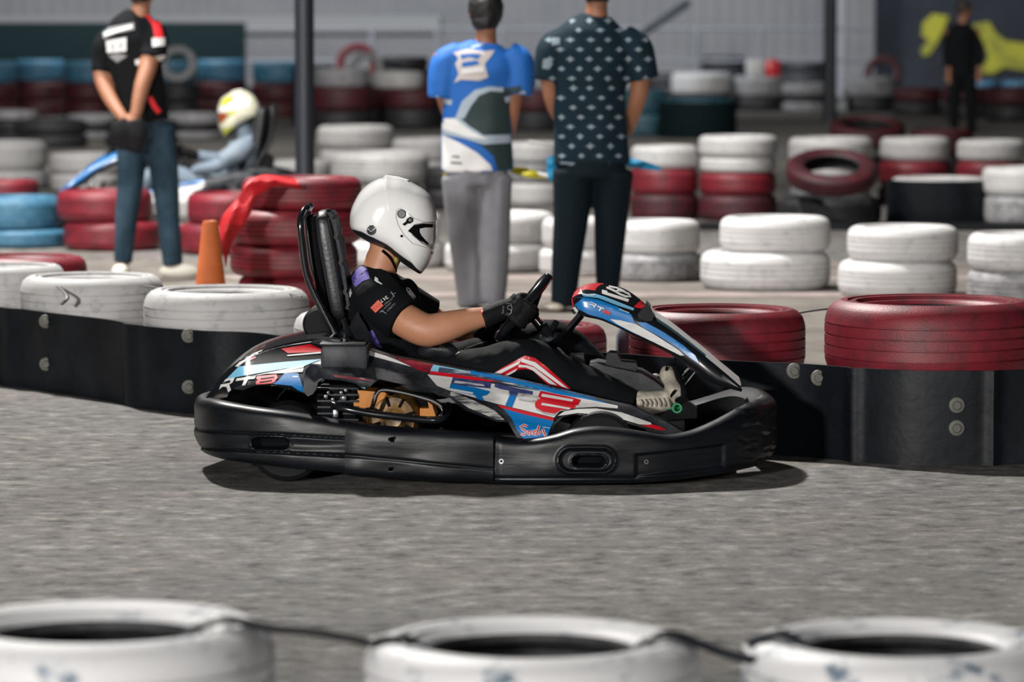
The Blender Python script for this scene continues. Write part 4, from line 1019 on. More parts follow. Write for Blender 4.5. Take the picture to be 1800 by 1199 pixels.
# jersey
b = kb(); sb_ = M['shirt_black']
b.tube(up3(KF, [(704, 646, 0), (694, 618, 0), (684, 590, 0), (675, 550, 0), (668, 515, 0), (664, 490, 0), (668, 472, 0)]), [.155, .165, .168, .172, .168, .125, .075], sb_, n=28, flat=.82, up=(1, 0, 0))
b.tube(up3(KF, [(655, 506, -.12), (668, 526, -.19), (690, 548, -.215), (710, 563, -.235)]), [.082, .086, .084, .082], sb_, n=22)
b.tube(up3(KF, [(666, 504, .12), (690, 520, .19), (725, 540, .215), (757, 558, .235)]), [.075, .078, .074, .070], sb_, n=20)
j = remesh('jersey', b, .0075, sb_, iters=4)
for v in j.v:
    n_ = noise.noise(v * 11) * .008 + noise.noise(v * 26) * .0035; v.y += n_ * (1 if v.y > 0 else -1); v.x += n_ * .4
j.lift = .0018; D, S = j.decal, j.stroke
D([(617, 487), (623, 467), (632, 466), (646, 473), (650, 490), (638, 494), (625, 505), (620, 498)], M['purple'])
D([(645, 583), (655, 580), (664, 598), (672, 613), (662, 609), (650, 596)], M['purple'])
D([(608, 493), (612, 496), (619, 515), (615, 523), (610, 510)], M['white_print'])
D([(659, 486), (664, 489), (665, 494), (672, 499), (671, 500), (662, 496), (658, 493)], M['white_print'], step=3)
D([(699, 480), (704, 478), (709, 484), (706, 487)], M['white_print'], step=3)
D([(651, 541), (665, 527), (674, 537), (660, 550)], M['orange_print'], step=3)
for x in range(3): S([(655 + x * 4, 541 - x * 3.5), (660 + x * 4, 543 - x * 4), (658 + x * 4, 545 - x * 4)], .7, M['dark_red'], step=3)
j.text('LVL', (670, 533), (8.4, -5.8), (-2.0, -9.0), M['white_print'], step=2)
j.text('CIRCUIT', (676, 537), (3.9, -3.0), (-1.0, -4.2), M['grey_print'], step=2)
j.text('BUSINESS', (675, 544), (3.0, -2.6), (-.8, -3.4), M['grey_print'], step=2)
j.text('UNITY', (681, 548), (5.0, -4.2), (-1.4, -5.4), M['grey_print'], step=2)
S([(668, 549), (673, 545), (675, 549), (670, 546), (679, 551)], 1.2, M['grey_print'], step=3)
S([(687, 513), (693, 521), (690, 522)], 2, M['grey_print'], step=3); S([(690, 517), (696, 515)], 1.2, M['grey_print'], step=3)
S([(715, 506), (719, 507), (725, 515), (730, 522), (728, 526), (721, 519), (715, 510)], 2.0, M['white_print'], closed=True, step=3)
S([(718, 511), (727, 522)], 3.2, M['white_print'], step=3); S([(722, 514), (729, 519)], 1.6, M['white_print'], step=3)
j.build('jersey', drv)
# trousers
b = kb(); tb_ = M['trouser_black']
b.tube(up3(KF, [(672, 640, 0), (700, 652, 0), (735, 655, 0)]), [.13, .15, .13], tb_, n=20, flat=.8, up=(0, 0, 1))
b.tube(up3(KF, [(700, 655, -.09), (760, 662, -.12), (840, 650, -.15), (900, 634, -.17), (928, 629, -.175), (960, 643, -.17), (1010, 667, -.16), (1060, 689, -.157), (1112, 711, -.155)]), [.100, .082, .076, .072, .071, .068, .066, .058, .050], tb_, n=22)
b.tube(up3(KF, [(700, 650, .09), (770, 648, .12), (850, 628, .15), (940, 600, .17), (978, 596, .175), (1005, 612, .17), (1040, 645, .16), (1070, 680, .152), (1088, 704, .15)]), [.10, .09, .078, .068, .066, .064, .062, .055, .048], tb_, n=20)
t = remesh('trousers', b, .0085, tb_, iters=4)
for v in t.v:
    n_ = noise.noise(v * 13) * .007 + noise.noise(v * 28) * .003; v.y += n_ * (1 if v.y > 0 else -1); v.z += n_
t.lift = .0016; D = t.decal
D([(866, 658), (880, 648), (919, 627), (923, 625), (940, 629), (960, 644), (1004, 684), (985, 684), (962, 676), (937, 652), (925, 649), (912, 650), (898, 658), (886, 664)], M['red'], step=4)
D([(868, 656), (916, 633), (912, 640), (880, 657)], M['white_print'], step=4)
D([(917, 630), (941, 637), (1000, 684), (988, 680), (938, 644), (916, 636)], M['white_print'], step=4)
D([(886, 660), (910, 647), (906, 653), (892, 661)], M['white_print'], step=4)
D([(912, 641), (926, 642), (939, 646), (980, 678), (966, 675), (936, 651), (924, 646), (911, 646)], M['white_print'], step=4)
t.stroke([(858, 600), (840, 604), (822, 611), (800, 623)], 1.1, M['grey_print'], step=4)
t.build('trousers', drv)
# loose jersey folds and pocket seam
b = kb(); b.tube(up3(KF, [(735, 628, -.10), (752, 618, -.13), (770, 612, -.14), (790, 620, -.14), (804, 632, -.12)]), [.02, .032, .036, .032, .022], M['pad'], n=12); b.build('rib_protector', drv, label='shiny black side padding')
# gloves
def glove(s, wrist, rimc, frm):
    g = kb(); y_ = Vector((0, 1, 0)) * (1 if s < 0 else -1); gm = M['glove']
    out = -y_
    palm = rimc - nrm * .034 + out * .018
    wr = wrist
    g.tube([wr, wr.lerp(palm, .35), wr.lerp(palm, .7), palm], [.046, .045, .042, .034], gm, n=16, flat=.85)
    g.tube([palm - tdir * .030, palm, palm + tdir * .034], [.028, .032, .028], gm, n=14)
    g.tube([palm - tdir * .034 + nrm * .012 + out * .012, palm + nrm * .014 + out * .02, palm + tdir * .038 + nrm * .012 + out * .012], [.024, .027, .024], gm, n=14)
    for i, o in enumerate((-.036, -.013, .011, .034)):
        c = rimc + tdir * o; ch = []
        for a, r_ in ((-25, .046), (20, .046), (65, .041), (110, .037), (150, .034), (185 - i * 6, .032)):
            ch.append(c + (out * math.cos(R(a)) + nrm * math.sin(R(a))) * r_)
        g.tube(ch, [.0135, .0135, .0130, .0125, .0115, .0095], gm, n=10)
    th = [palm - out * .014 + tdir * .016, rimc - nrm * .036 - out * .022 + tdir * .032, rimc - nrm * .022 - out * .036 + tdir * .046, rimc - nrm * .002 - out * .037 + tdir * .056]
    g.tube(th, [.019, .016, .0135, .011], gm, n=10)
    gg = remesh('glove', g, .0042, gm, iters=3)
    return gg
rimn = wc - ydir * (Rw * 1.12); 
g = glove(-1, K(846, 561, -.207), rimn, None)
g.lift = .0014; S, D = g.stroke, g.decal
S([(848, 544), (846, 553), (848, 566), (853, 580)], 3.4, M['red'], step=3)
g.text('Sparco', (885, 552), (.35, -5.2), (-5.2, -.4), M['grey_print'], step=3)
S([(899, 538), (896, 536), (892, 539), (893, 543), (898, 545), (899, 549), (895, 552), (891, 550)], 1.2, M['grey_print'], step=3)
S([(890, 534), (898, 533), (900, 540), (899, 550), (894, 555), (888, 552)], .9, M['grey_print'], step=3)
g.build('glove', drv)
rimf = wc + ydir * (Rw * 1.12) * math.cos(R(56)) - tdir * Rw * math.sin(R(56))
g = glove(1, K(851, 588, .185), rimf, None); g.stroke([(874, 584), (879, 575), (884, 569)], 2.0, M['white_print'], step=3); g.build('glove', drv)
# trainers
def trainer(pts, rad, ank, nm):
    g = kb(); g.tube(up3(KF, pts), rad, M['shoe'], n=16, flat=.8); g.tube(up3(KF, ank), [.044, .042, .036], M['shoe'], n=14)
    q = remesh('shoe', g, .006, M['shoe'], iters=3); o = q.build('trainer', drv)
    g = kb(); L2 = [K(x + 12, y, z) for x, y, z in pts]; g.tube(L2, [r * .72 for r in rad], M['rubber'], n=14, flat=.8); g.build('sole', o)
    return o, q
o, q = trainer([(1186, 704, -.17), (1184, 688, -.14), (1180, 674, -.11), (1174, 660, -.07), (1173, 648, -.04)], [.034, .038, .026, .032, .022], [(1120, 709, -.155), (1150, 708, -.16), (1178, 702, -.165)], 0)
g = kb()
for k in range(6): g.tube([K(1124 + k * 8, 702 - k * .5, -.21), K(1128 + k * 8, 708, -.215), K(1130 + k * 8, 714, -.20)], .004, M['shoe'], n=6)
g.build('laces', o)
g = kb(); g.ball(K(1183, 692, -.185), (.006, .006, .018), M['black'], n=6, rot=Matrix.Rotation(R(35), 3, 'Y')); g.ball(K(1172, 652, -.082), (.006, .006, .018), M['black'], n=6); g.build('vent_hole', o)
o, q = trainer([(1150, 700, .13), (1152, 690, .14), (1152, 678, .15), (1150, 668, .16), (1149, 660, .17)], [.034, .038, .028, .032, .022], [(1094, 702, .15), (1120, 702, .145), (1145, 698, .14)], 0)
# helmet
HP = [(679, 308), (689, 310), (705, 312), (718, 317), (731, 324), (744, 332), (756, 344), (763, 360), (767, 374), (768, 390), (767, 408), (765, 430), (762, 446), (755, 462), (747, 474), (741, 479), (734, 476), (718, 466), (700, 453), (683, 440), (658, 427), (636, 415), (618, 402), (615, 388), (617, 369), (625, 350), (636, 333), (650, 321), (665, 313), (674, 311)]
def helmet_rows(scale=1.0, dx=0, dy=0, hw=.126):
    c = K(692, 392, 0); prof = [K(x + dx, y + dy, 0) for x, y in HP]; rows = []; n = 26
    for i in range(n + 1):
        ph = -math.pi / 2 + math.pi * i / n; k = max(0.0, math.cos(ph)) ** .62; yy = math.sin(ph) * hw
        rows.append([c + (p - c) * (k * scale) + Vector((0, yy, 0)) for p in prof])
    return [smooth_path(r_, 4, True) for r_ in rows]
h = kb(); h.grid(helmet_rows(), M['helmet'], cv=True); D, S = h.decal, h.stroke
S([(757, 342), (762, 355), (764, 367)], 1.0, M['grey_print'], step=3)
S([(768, 391), (745, 390), (728, 384), (716, 374), (703, 366), (697, 370), (696, 382), (700, 396), (711, 414), (725, 428), (745, 434), (765, 438)], .8, M['grey_print'], step=3)
D([(717, 406), (722, 401), (728, 395), (740, 393), (766, 394), (766, 437), (758, 434), (746, 427), (732, 419), (724, 411)], M['black'], step=3)
D([(738, 402), (748, 400), (762, 400), (761, 428), (757, 430), (750, 424), (741, 414), (738, 408)], M['visor'], step=3)
S([(728, 395), (745, 392), (767, 392)], 1.6, M['grey_print'], step=3); S([(724, 412), (742, 427), (766, 439)], 1.4, M['steel'], step=3)
D([(757, 443), (762, 443), (761, 447), (758, 446)], M['black'], step=3)
def circ(x, y, r_, n=16): return [(x + r_ * math.cos(2 * math.pi * k / n), y + r_ * math.sin(2 * math.pi * k / n)) for k in range(n)]
S(circ(706, 376, 7.3), 1.2, M['black'], closed=True, step=3); D(circ(706, 376, 6.6), M['vent'], step=3); S(circ(706, 376, 3.8), .7, M['grey_print'], closed=True, step=3)
D([(707, 394), (713, 390), (716, 384), (721, 381), (726, 384), (726, 389), (721, 393), (716, 393), (711, 397)], M['black'], step=3); D(circ(721, 387, 3), M['vent'], step=3)
D(circ(653, 405, 8.6), M['vent'], step=3); S([(646, 402), (652, 407), (661, 400)], 1.4, M['white_print'], step=3); S(circ(651, 407, 3), 1, M['black'], closed=True, step=3); D([(649, 396), (657, 396), (655, 400), (650, 400)], M['cowl'], step=3)
D(circ(706, 415, 2.4), M['black'], step=3)
hel = h.build('helmet', drv, sharp=60)
h = kb(); h.grid(helmet_rows(.965, -.5, 5.5, .118), M['pad'], cv=True); h.build('helmet_lining', hel)
h = kb(); h.prism([(671, 314), (679, 307), (700, 310), (719, 316), (712, 318), (690, 316)], -.022, .022, M['helmet']); h.build('helmet_spoiler', hel, sharp=30)
# visor glass standing proud of the eye port
h = kb(); rows = []
for k in range(17):
    a = -1 + 2 * k / 16; rows.append([K(769.5 - 44 * abs(a) ** 2.6, 391 + 2 * abs(a), .113 * a), K(767.5 - 36 * abs(a) ** 2.6, 437 - 14 * abs(a) ** 3, .113 * a)])
h.grid(rows, mat('clear_visor_glass', (0.9, 0.9, 0.92), 0.03, alpha=0.22, coat=1.0), cv=False); h.build('visor', hel)
h = kb(); h.tube(up3(KF, [(700, 449, -.05), (697, 458, -.04), (694, 468, -.02)]), [.010, .012, .008], mat('yellowed_strap', (.42, .34, .10), .6), n=8, flat=.4); h.tube(up3(KF, [(672, 440, -.06), (685, 452, -.055), (692, 466, -.03), (694, 474, 0)]), .014, M['black'], n=8, flat=.4); h.build('chin_strap', hel)

# ---------------------------------------------------------------- people in the background
def person(gx, gy, label, rz=0):
    Y = ground_d(gy); loc = Vector(((gx - 900) / FPX * Y, Y, 0)); o = empty('person', loc, rz); tag(o, label, 'person')
    return o, Frame(loc, rz)
def limb(b, fr, pts, rad, m, n=16, **k): b.tube([fr.p(*p) for p in pts], rad, m, n=n, **k)
X_ = dict(flat=.62, up=(0, 1, 0))
def hand(b, fr, wr, d, m, s=1.0):
    """open relaxed hand hanging from wrist wr along unit direction d"""
    wr = Vector(wr); d = Vector(d).normalized(); side = Vector((1, 0, 0)) if abs(d.x) < .7 else Vector((0, 0, 1)); side = (side - d * side.dot(d)).normalized()
    b.tube([wr, wr + d * .05 * s, wr + d * .09 * s], [.026 * s, .036 * s, .034 * s], m, n=10, flat=.6)
    for i, o in enumerate((-.027, -.009, .009, .027)):
        q = wr + d * .085 * s + side * o * s; L = (.060, .070, .066, .052)[i] * s
        b.tube([q, q + d * L * .55 + Vector((0, -.006, 0)), q + d * L + Vector((0, -.02, 0))], [.0095 * s, .009 * s, .0075 * s], m, n=8)
    q = wr + d * .03 * s - side * .03 * s; b.tube([q, q - side * .02 * s + d * .03 * s, q - side * .022 * s + d * .06 * s], [.012 * s, .0105 * s, .008 * s], m, n=8)

# ---- man in blue jersey and grey trousers, seen from behind
P2, f = person(845, 541, 'person in blue and white jersey and loose grey trousers, back to the track')
M['shirt_blue'] = mat('bright_blue_jersey', (0.006, 0.115, 0.44), 0.7, bump=0.3, bscale=9)
M['trouser_grey'] = mat('grey_loose_trousers', (0.21, 0.21, 0.232), 0.85, col2=(0.16, 0.16, 0.182), scale=5, bump=0.4, bscale=7)
M['hair'] = mat('black_hair', (0.006, 0.006, 0.007), 0.6)
sk = M['skin_tan']; b = MB(f)
limb(b, f, [(852, 300, 0), (848, 200, 0), (850, 110, 0), (852, 85, 0)], [.14, .15, .17, .10], sk, **X_)
limb(b, f, [(853, 92, .01), (854, 66, .0), (855, 45, -.01)], [.07, .058, .055], sk)
b.ball(f.p(854, 22, .0), (.078, .098, .115), sk, n=12)
limb(b, f, [(780, 95, 0), (774, 140, .0), (790, 200, .08), (812, 250, .22)], [.06, .05, .042, .032], sk); limb(b, f, [(912, 95, 0), (903, 165, .0), (895, 225, .05), (880, 262, .22)], [.06, .05, .042, .032], sk)
hand(b, f, f.p(812, 250, .22), (.7, .5, -.2), sk); hand(b, f, f.p(880, 262, .22), (-.7, .5, -.1), sk)
limb(b, f, [(822, 310, 0), (822, 420, 0), (826, 530, 0)], [.08, .06, .04], sk); limb(b, f, [(872, 310, 0), (868, 420, 0), (864, 530, 0)], [.08, .06, .04], sk)
b.ball(f.p(854, 34, .10), (.014, .02, .02), sk, n=6)
for s_ in (-1, 1): b.ball(f.p(854 + s_ * 27, 26, 0), (.012, .02, .03), sk, n=6)
remesh('b', b, .013, sk, iters=4).build('body', P2)
b = MB(f); b.ball(f.p(854, 14, .0), (.098, .112, .125), M['hair'], n=12); limb(b, f, [(853, 38, -.035), (854, 52, -.04)], [.08, .06], M['hair'])
h = remesh('h', b, .011, M['hair'], iters=2)
for v in h.v: v += Vector((noise.noise(v * 40), noise.noise(v * 37 + Vector((5, 0, 0))), noise.noise(v * 43))) * .008
h.build('hair', P2)
b = MB(f)
limb(b, f, [(840, 302, 0), (838, 240, 0), (840, 180, 0), (846, 120, 0), (850, 92, 0), (853, 74, 0)], [.200, .196, .19, .21, .18, .085], M['shirt_blue'], n=28, **X_)
limb(b, f, [(812, 96, 0), (786, 112, 0), (780, 140, 0), (778, 172, 0)], [.08, .092, .090, .084], M['shirt_blue']); limb(b, f, [(890, 96, 0), (910, 110, 0), (912, 140, 0), (908, 165, 0)], [.08, .09, .092, .090], M['shirt_blue'])
j = remesh('j', b, .012, M['shirt_blue'], iters=4); D, S = j.decal, j.stroke
for v in j.v: v.y += noise.noise(v * 8) * .012
M['dk_green'] = mat('dark_green_print', (0.014, 0.035, 0.035), 0.7); M['pale_print'] = mat('pale_blue_grey_print', (0.36, 0.44, 0.52), 0.7); M['tan_print'] = mat('dirty_white_print', (0.55, 0.50, 0.48), 0.7)
D([(800, 208), (820, 176), (850, 160), (884, 156), (915, 150), (918, 320), (880, 320), (868, 275), (840, 250), (765, 228), (765, 207)], M['dk_green'])
D([(800, 208), (812, 178), (835, 158), (860, 152), (886, 154), (884, 162), (862, 160), (842, 168), (828, 186), (816, 208)], M['pale_print'])
D([(765, 208), (808, 207), (825, 222), (850, 238), (915, 236), (915, 250), (850, 254), (818, 244), (765, 234)], M['pale_print'])
D([(775, 208), (800, 209), (830, 232), (860, 246), (820, 240), (775, 226)], M['white_print'])
D([(775, 236), (806, 250), (838, 268), (862, 290), (874, 320), (762, 320), (765, 236)], M['white_print'])
S([(795, 275), (808, 276)], 3, M['dk_green']); S([(792, 286), (812, 287)], 3, M['dk_green'])
S([(765, 172), (780, 178), (794, 180)], 9, M['pale_print']); S([(888, 176), (905, 171), (924, 164)], 10, M['pale_print'])
# blurry crest and number block on the back
D([(796, 92), (822, 86), (850, 90), (870, 88), (862, 100), (852, 112), (858, 136), (842, 142), (810, 140), (798, 146), (806, 130), (800, 112), (806, 102)], M['tan_print'])
D([(808, 96), (830, 94), (846, 96), (840, 104), (824, 100), (812, 104)], M['shirt_blue']); D([(812, 110), (838, 106), (844, 112), (830, 116), (812, 118)], M['shirt_blue'])
S([(812, 126), (850, 122)], 9, M['white_print']); S([(828, 84), (850, 76)], 4, M['pale_print'])
j.build('jersey', P2)
b = MB(f)
limb(b, f, [(840, 296, 0), (840, 325, 0)], [.172, .168], M['trouser_grey'], n=20, flat=.7, up=(0, 1, 0))
limb(b, f, [(812, 310, 0), (814, 380, 0), (820, 450, 0), (826, 510, 0), (828, 537, 0)], [.112, .098, .086, .078, .076], M['trouser_grey'], n=20); limb(b, f, [(868, 310, 0), (868, 380, 0), (868, 450, 0), (866, 510, 0), (864, 534, 0)], [.108, .096, .084, .076, .074], M['trouser_grey'], n=20)
j = remesh('t', b, .012, M['trouser_grey'], iters=3)
for v in j.v:
    k = noise.noise(Vector((v.x * 14, v.y * 8, v.z * 2.2))) * .016; v.y += k; v.x += k * .5
j.build('trousers', P2)
for x in (826, 872):
    b = MB(f); p = f.p(x, 541, 0); b.ball((p.x, .06, .032), (.045, .13, .032), M['black'], n=8); o = b.build('shoe', P2)

# ---- man in patterned shirt
P3, f = person(1040, 549, 'person in dark navy patterned short-sleeved shirt and dark trousers, back to the track')
M['shirt_navy'] = mat('dark_teal_shirt', (0.004, 0.016, 0.026), 0.8, spec=0.2, bump=0.3, bscale=9); M['motif'] = mat('pale_motif_print', (0.20, 0.26, 0.30), 0.75)
M['trouser_navy'] = mat('dark_navy_trousers', (0.002, 0.008, 0.012), 0.85, spec=0.2, bump=0.3, bscale=8)
b = MB(f); sk = M['skin_tan']
limb(b, f, [(1040, 285, 0), (1040, 200, 0), (1042, 90, 0), (1046, 55, 0)], [.14, .15, .18, .10], sk, **X_)
limb(b, f, [(1047, 60, 0), (1049, 10, 0), (1050, -5, 0)], [.07, .058, .055], sk); b.ball(f.p(1050, -28, 0), (.082, .10, .12), sk, n=12)
for s_ in (-1, 1): b.ball(f.p(1050 + s_ * 27, -22, 0), (.012, .02, .03), sk, n=6)
limb(b, f, [(968, 85, 0), (966, 145, 0), (976, 190, .05), (1000, 235, .22)], [.06, .05, .044, .032], sk); limb(b, f, [(1122, 80, 0), (1125, 150, 0), (1116, 190, .04), (1104, 232, .16)], [.06, .054, .046, .032], sk)
hand(b, f, f.p(1000, 235, .22), (.5, .6, -.3), sk); hand(b, f, f.p(1104, 232, .16), (-.5, .6, -.2), sk)
limb(b, f, [(1005, 290, 0), (998, 410, 0), (990, 530, 0)], [.08, .06, .04], sk); limb(b, f, [(1074, 290, 0), (1074, 410, .05), (1068, 510, .12)], [.07, .05, .04], sk)
remesh('b', b, .013, sk, iters=4).build('body', P3)
b = MB(f); b.ball(f.p(1050, -34, 0), (.098, .115, .12), M['hair'], n=12); limb(b, f, [(1050, -12, -.03), (1050, 4, -.035)], [.08, .062], M['hair']); remesh('h', b, .011, M['hair'], iters=2).build('hair', P3)
b = MB(f)
limb(b, f, [(1040, 290, 0), (1038, 230, 0), (1036, 160, 0), (1040, 90, 0), (1044, 55, 0), (1048, 26, 0)], [.208, .20, .195, .222, .19, .085], M['shirt_navy'], n=28, **X_)
limb(b, f, [(1000, 68, 0), (974, 84, 0), (966, 110, 0), (962, 142, 0)], [.08, .09, .086, .074], M['shirt_navy']); limb(b, f, [(1092, 66, 0), (1118, 84, 0), (1126, 112, 0), (1132, 140, 0)], [.08, .09, .088, .082], M['shirt_navy'])
j = remesh('j', b, .012, M['shirt_navy'], iters=4)
for v in j.v: v.y += noise.noise(v * 8) * .012
k = 0
for r_ in range(16):
    y = 36 + r_ * 17
    for c_ in range(7):
        x = 968 + c_ * 34 + (17 if r_ % 2 else 0) - (14 if y > 150 else 0) + random.uniform(-3, 3)
        if (y > 150 and not 985 < x < 1100) or (y > 120 and x > 1140) or (y < 60 and not 990 < x < 1090): continue
        a_ = random.uniform(6, 9); c2 = random.uniform(4, 6)
        j.decal([(x - a_, y), (x - 3, y - 2), (x, y - c2), (x + 3, y - 2), (x + a_, y), (x + 3, y + 2), (x, y + c2), (x - 3, y + 2)], M['motif'], step=6)
j.decal([(955, 104), (968, 102), (972, 112), (965, 122), (953, 120)], M['motif']); j.decal([(970, 66), (984, 66), (984, 78), (970, 80)], M['motif'])
j.stroke([(985, 286), (1010, 288)], 3, M['motif']); j.stroke([(1020, 287), (1040, 288)], 3, M['motif'])
j.build('shirt', P3)
b = MB(f)
limb(b, f, [(1040, 280, 0), (1040, 312, 0)], [.19, .185], M['trouser_navy'], n=20, flat=.7, up=(0, 1, 0))
limb(b, f, [(1008, 300, 0), (1004, 380, 0), (996, 460, 0), (990, 538, 0)], [.115, .098, .082, .068], M['trouser_navy'], n=20); limb(b, f, [(1078, 300, 0), (1074, 380, .04), (1070, 460, .08), (1068, 512, .12)], [.112, .094, .076, .062], M['trouser_navy'], n=20)
remesh('t', b, .012, M['trouser_navy'], iters=3).build('trousers', P3)
for x, y_ in ((976, .0), (1066, .15)):
    b = MB(f); p = f.p(x, 549, y_); b.ball((p.x, y_ + .02, .03), (.065, .12, .032), M['shoe'], n=8); b.build('shoe', P3)

# ---- man in black polo and jeans, hands behind the back
P1, f = person(262, 490, 'person in black polo with red shoulder and blue jeans, hands behind the back')
M['jeans'] = mat('faded_blue_jeans', (0.012, 0.028, 0.046), 0.85, spec=0.2, col2=(0.032, 0.062, 0.088), scale=4, bump=0.3, bscale=10); M['white_shoe'] = mat('off_white_trainer', (0.62, 0.60, 0.52), 0.6)
b = MB(f); sk = M['skin_tan']
limb(b, f, [(250, 215, 0), (240, 150, 0), (236, 70, 0), (242, 40, 0)], [.13, .14, .17, .10], sk, **X_)
limb(b, f, [(244, 40, 0), (248, 10, 0), (250, 0, 0)], [.065, .055, .052], sk); b.ball(f.p(252, -24, 0), (.082, .098, .115), sk, n=12)
b.ball(f.p(279, -20, .02), (.016, .02, .02), sk, n=6); b.ball(f.p(240, -18, -.09), (.02, .012, .03), sk, n=6)
limb(b, f, [(182, 90, 0), (178, 132, -.02), (192, 170, -.10), (214, 204, -.20), (222, 214, -.22)], [.06, .05, .046, .036, .030], sk); limb(b, f, [(264, 60, -.02), (262, 110, -.10), (250, 150, -.17), (240, 195, -.21), (236, 212, -.22)], [.06, .055, .05, .038, .030], sk)
hand(b, f, f.p(222, 214, -.22), (.3, -.1, -1), sk); hand(b, f, f.p(236, 212, -.24), (-.3, -.1, -1), sk)
limb(b, f, [(232, 250, 0), (224, 360, 0), (216, 468, 0)], [.08, .06, .04], sk); limb(b, f, [(280, 250, 0), (292, 360, 0), (302, 470, 0)], [.08, .06, .04], sk)
remesh('b', b, .013, sk, iters=4).build('body', P1)
b = MB(f); b.ball(f.p(250, -28, -.01), (.095, .11, .115), M['hair'], n=12); limb(b, f, [(246, -8, -.03), (246, 4, -.03)], [.07, .055], M['hair']); remesh('h', b, .011, M['hair'], iters=2).build('hair', P1)
b = MB(f)
limb(b, f, [(250, 212, 0), (246, 170, 0), (238, 120, 0), (234, 70, 0), (238, 44, 0), (244, 20, 0)], [.165, .16, .165, .185, .15, .075], M['shirt_black'], n=28, **X_)
limb(b, f, [(200, 60, 0), (184, 80, 0), (180, 104, 0), (177, 128, -.02)], [.07, .076, .07, .058], M['shirt_black']); limb(b, f, [(262, 46, 0), (272, 62, -.02), (272, 84, -.06), (268, 104, -.09)], [.07, .078, .080, .082], M['shirt_black'])
j = remesh('j', b, .012, M['shirt_black'], iters=4); D, S = j.decal, j.stroke
M['bright_red'] = mat('bright_red_print', (0.75, 0.02, 0.03), 0.6)
D([(234, 14), (250, 14), (268, 24), (280, 36), (287, 60), (287, 66), (272, 66), (268, 44), (256, 28)], M['bright_red'])
D([(267, 67), (290, 66), (290, 80), (268, 82)], M['white_print']); S([(238, 110), (262, 106), (298, 100)], 9, M['white_print']); S([(160, 130), (178, 132), (192, 131)], 7, M['white_print'])
D([(180, 58), (192, 48), (235, 40), (236, 52), (205, 58), (182, 68)], M['grey_print']); S([(184, 60), (232, 46)], 5, M['white_print'])
D([(186, 72), (222, 66), (222, 90), (188, 93)], M['white_print']); S([(198, 76), (198, 88)], 3, M['grey_print']); S([(212, 74), (212, 86)], 3, M['grey_print'])
D([(190, 98), (205, 94), (224, 98), (206, 110)], M['grey_print'])
S([(262, 170), (272, 188), (280, 198)], 9, M['bright_red'])
j.build('polo_shirt', P1)
b = MB(f); limb(b, f, [(256, 214, 0), (256, 240, 0)], [.165, .165], M['jeans'], n=20, flat=.7, up=(0, 1, 0))
limb(b, f, [(232, 225, 0), (230, 300, 0), (222, 390, 0), (216, 462, 0)], [.10, .086, .068, .056], M['jeans'], n=20); limb(b, f, [(280, 225, 0), (288, 300, 0), (297, 390, 0), (304, 466, 0)], [.10, .088, .07, .060], M['jeans'], n=20)
j = remesh('t', b, .012, M['jeans'], iters=3)
for v in j.v:
    k = noise.noise(Vector((v.x * 10, v.y * 8, v.z * 4))) * .012; v.y += k; v.x += k * .4
j.build('jeans', P1)
b = MB(f); p = f.p(214, 490, 0); b.ball((p.x, -.05, .045), (.055, .13, .05), M['white_shoe'], n=10); b.build('trainer', P1)
b = MB(f); p = f.p(316, 490, 0); b.ball((p.x, -.0, .045), (.13, .055, .05), M['white_shoe'], n=10); b.build('trainer', P1)
b = MB(f); limb(b, f, [(206, 212, -.27), (214, 232, -.27), (222, 262, -.25)], [.05, .075, .05], M['glove'], flat=.5, up=(0, 1, 0)); limb(b, f, [(236, 210, -.27), (240, 236, -.27), (236, 268, -.25)], [.05, .07, .04], M['glove'], flat=.5, up=(0, 1, 0))
o = remesh('g', b, .01, M['glove'], iters=3).build('gloves'); 
for v in o.data.vertices: pass
o.location = P1.location; tag(o, 'pair of black gloves held behind the back of the man in jeans', 'gloves')

# ---- dark figure far right
P4, f = person(1690, 234, 'person in black clothing standing far off before the yellow painted wall')
b = MB(f); sk = M['skin_tan']
limb(b, f, [(1692, 130, 0), (1690, 70, 0), (1690, 42, 0)], [.14, .17, .10], sk, **X_); limb(b, f, [(1691, 44, 0), (1694, 28, 0)], [.06, .055], sk); b.ball(f.p(1696, 18, 0), (.09, .09, .115), sk, n=10)
b.ball(f.p(1708, 19, 0), (.02, .02, .02), sk, n=6)
limb(b, f, [(1668, 52, 0), (1664, 90, 0), (1668, 128, -.05)], [.055, .045, .032], sk); limb(b, f, [(1714, 52, 0), (1722, 90, 0), (1722, 126, -.05)], [.055, .045, .032], sk)
hand(b, f, f.p(1668, 128, -.05), (0, 0, -1), sk); hand(b, f, f.p(1722, 126, -.05), (0, 0, -1), sk)
limb(b, f, [(1680, 130, 0), (1678, 180, 0), (1677, 228, 0)], [.08, .06, .04], sk); limb(b, f, [(1704, 130, 0), (1706, 180, 0), (1708, 228, 0)], [.08, .06, .04], sk)
remesh('b', b, .015, sk, iters=3).build('body', P4)
b = MB(f); b.ball(f.p(1693, 13, 0), (.105, .11, .11), mat('brown_hair', (.03, .022, .016), .6), n=10); b.build('hair', P4)
b = MB(f); limb(b, f, [(1692, 136, 0), (1690, 90, 0), (1690, 56, 0), (1691, 40, 0)], [.17, .18, .20, .09], M['shirt_black'], n=24, **X_)
limb(b, f, [(1672, 52, 0), (1664, 84, 0), (1666, 118, -.04)], [.07, .062, .05], M['shirt_black']); limb(b, f, [(1708, 52, 0), (1720, 84, 0), (1722, 116, -.04)], [.07, .066, .055], M['shirt_black'])
remesh('j', b, .014, M['shirt_black'], iters=3).build('jacket', P4)
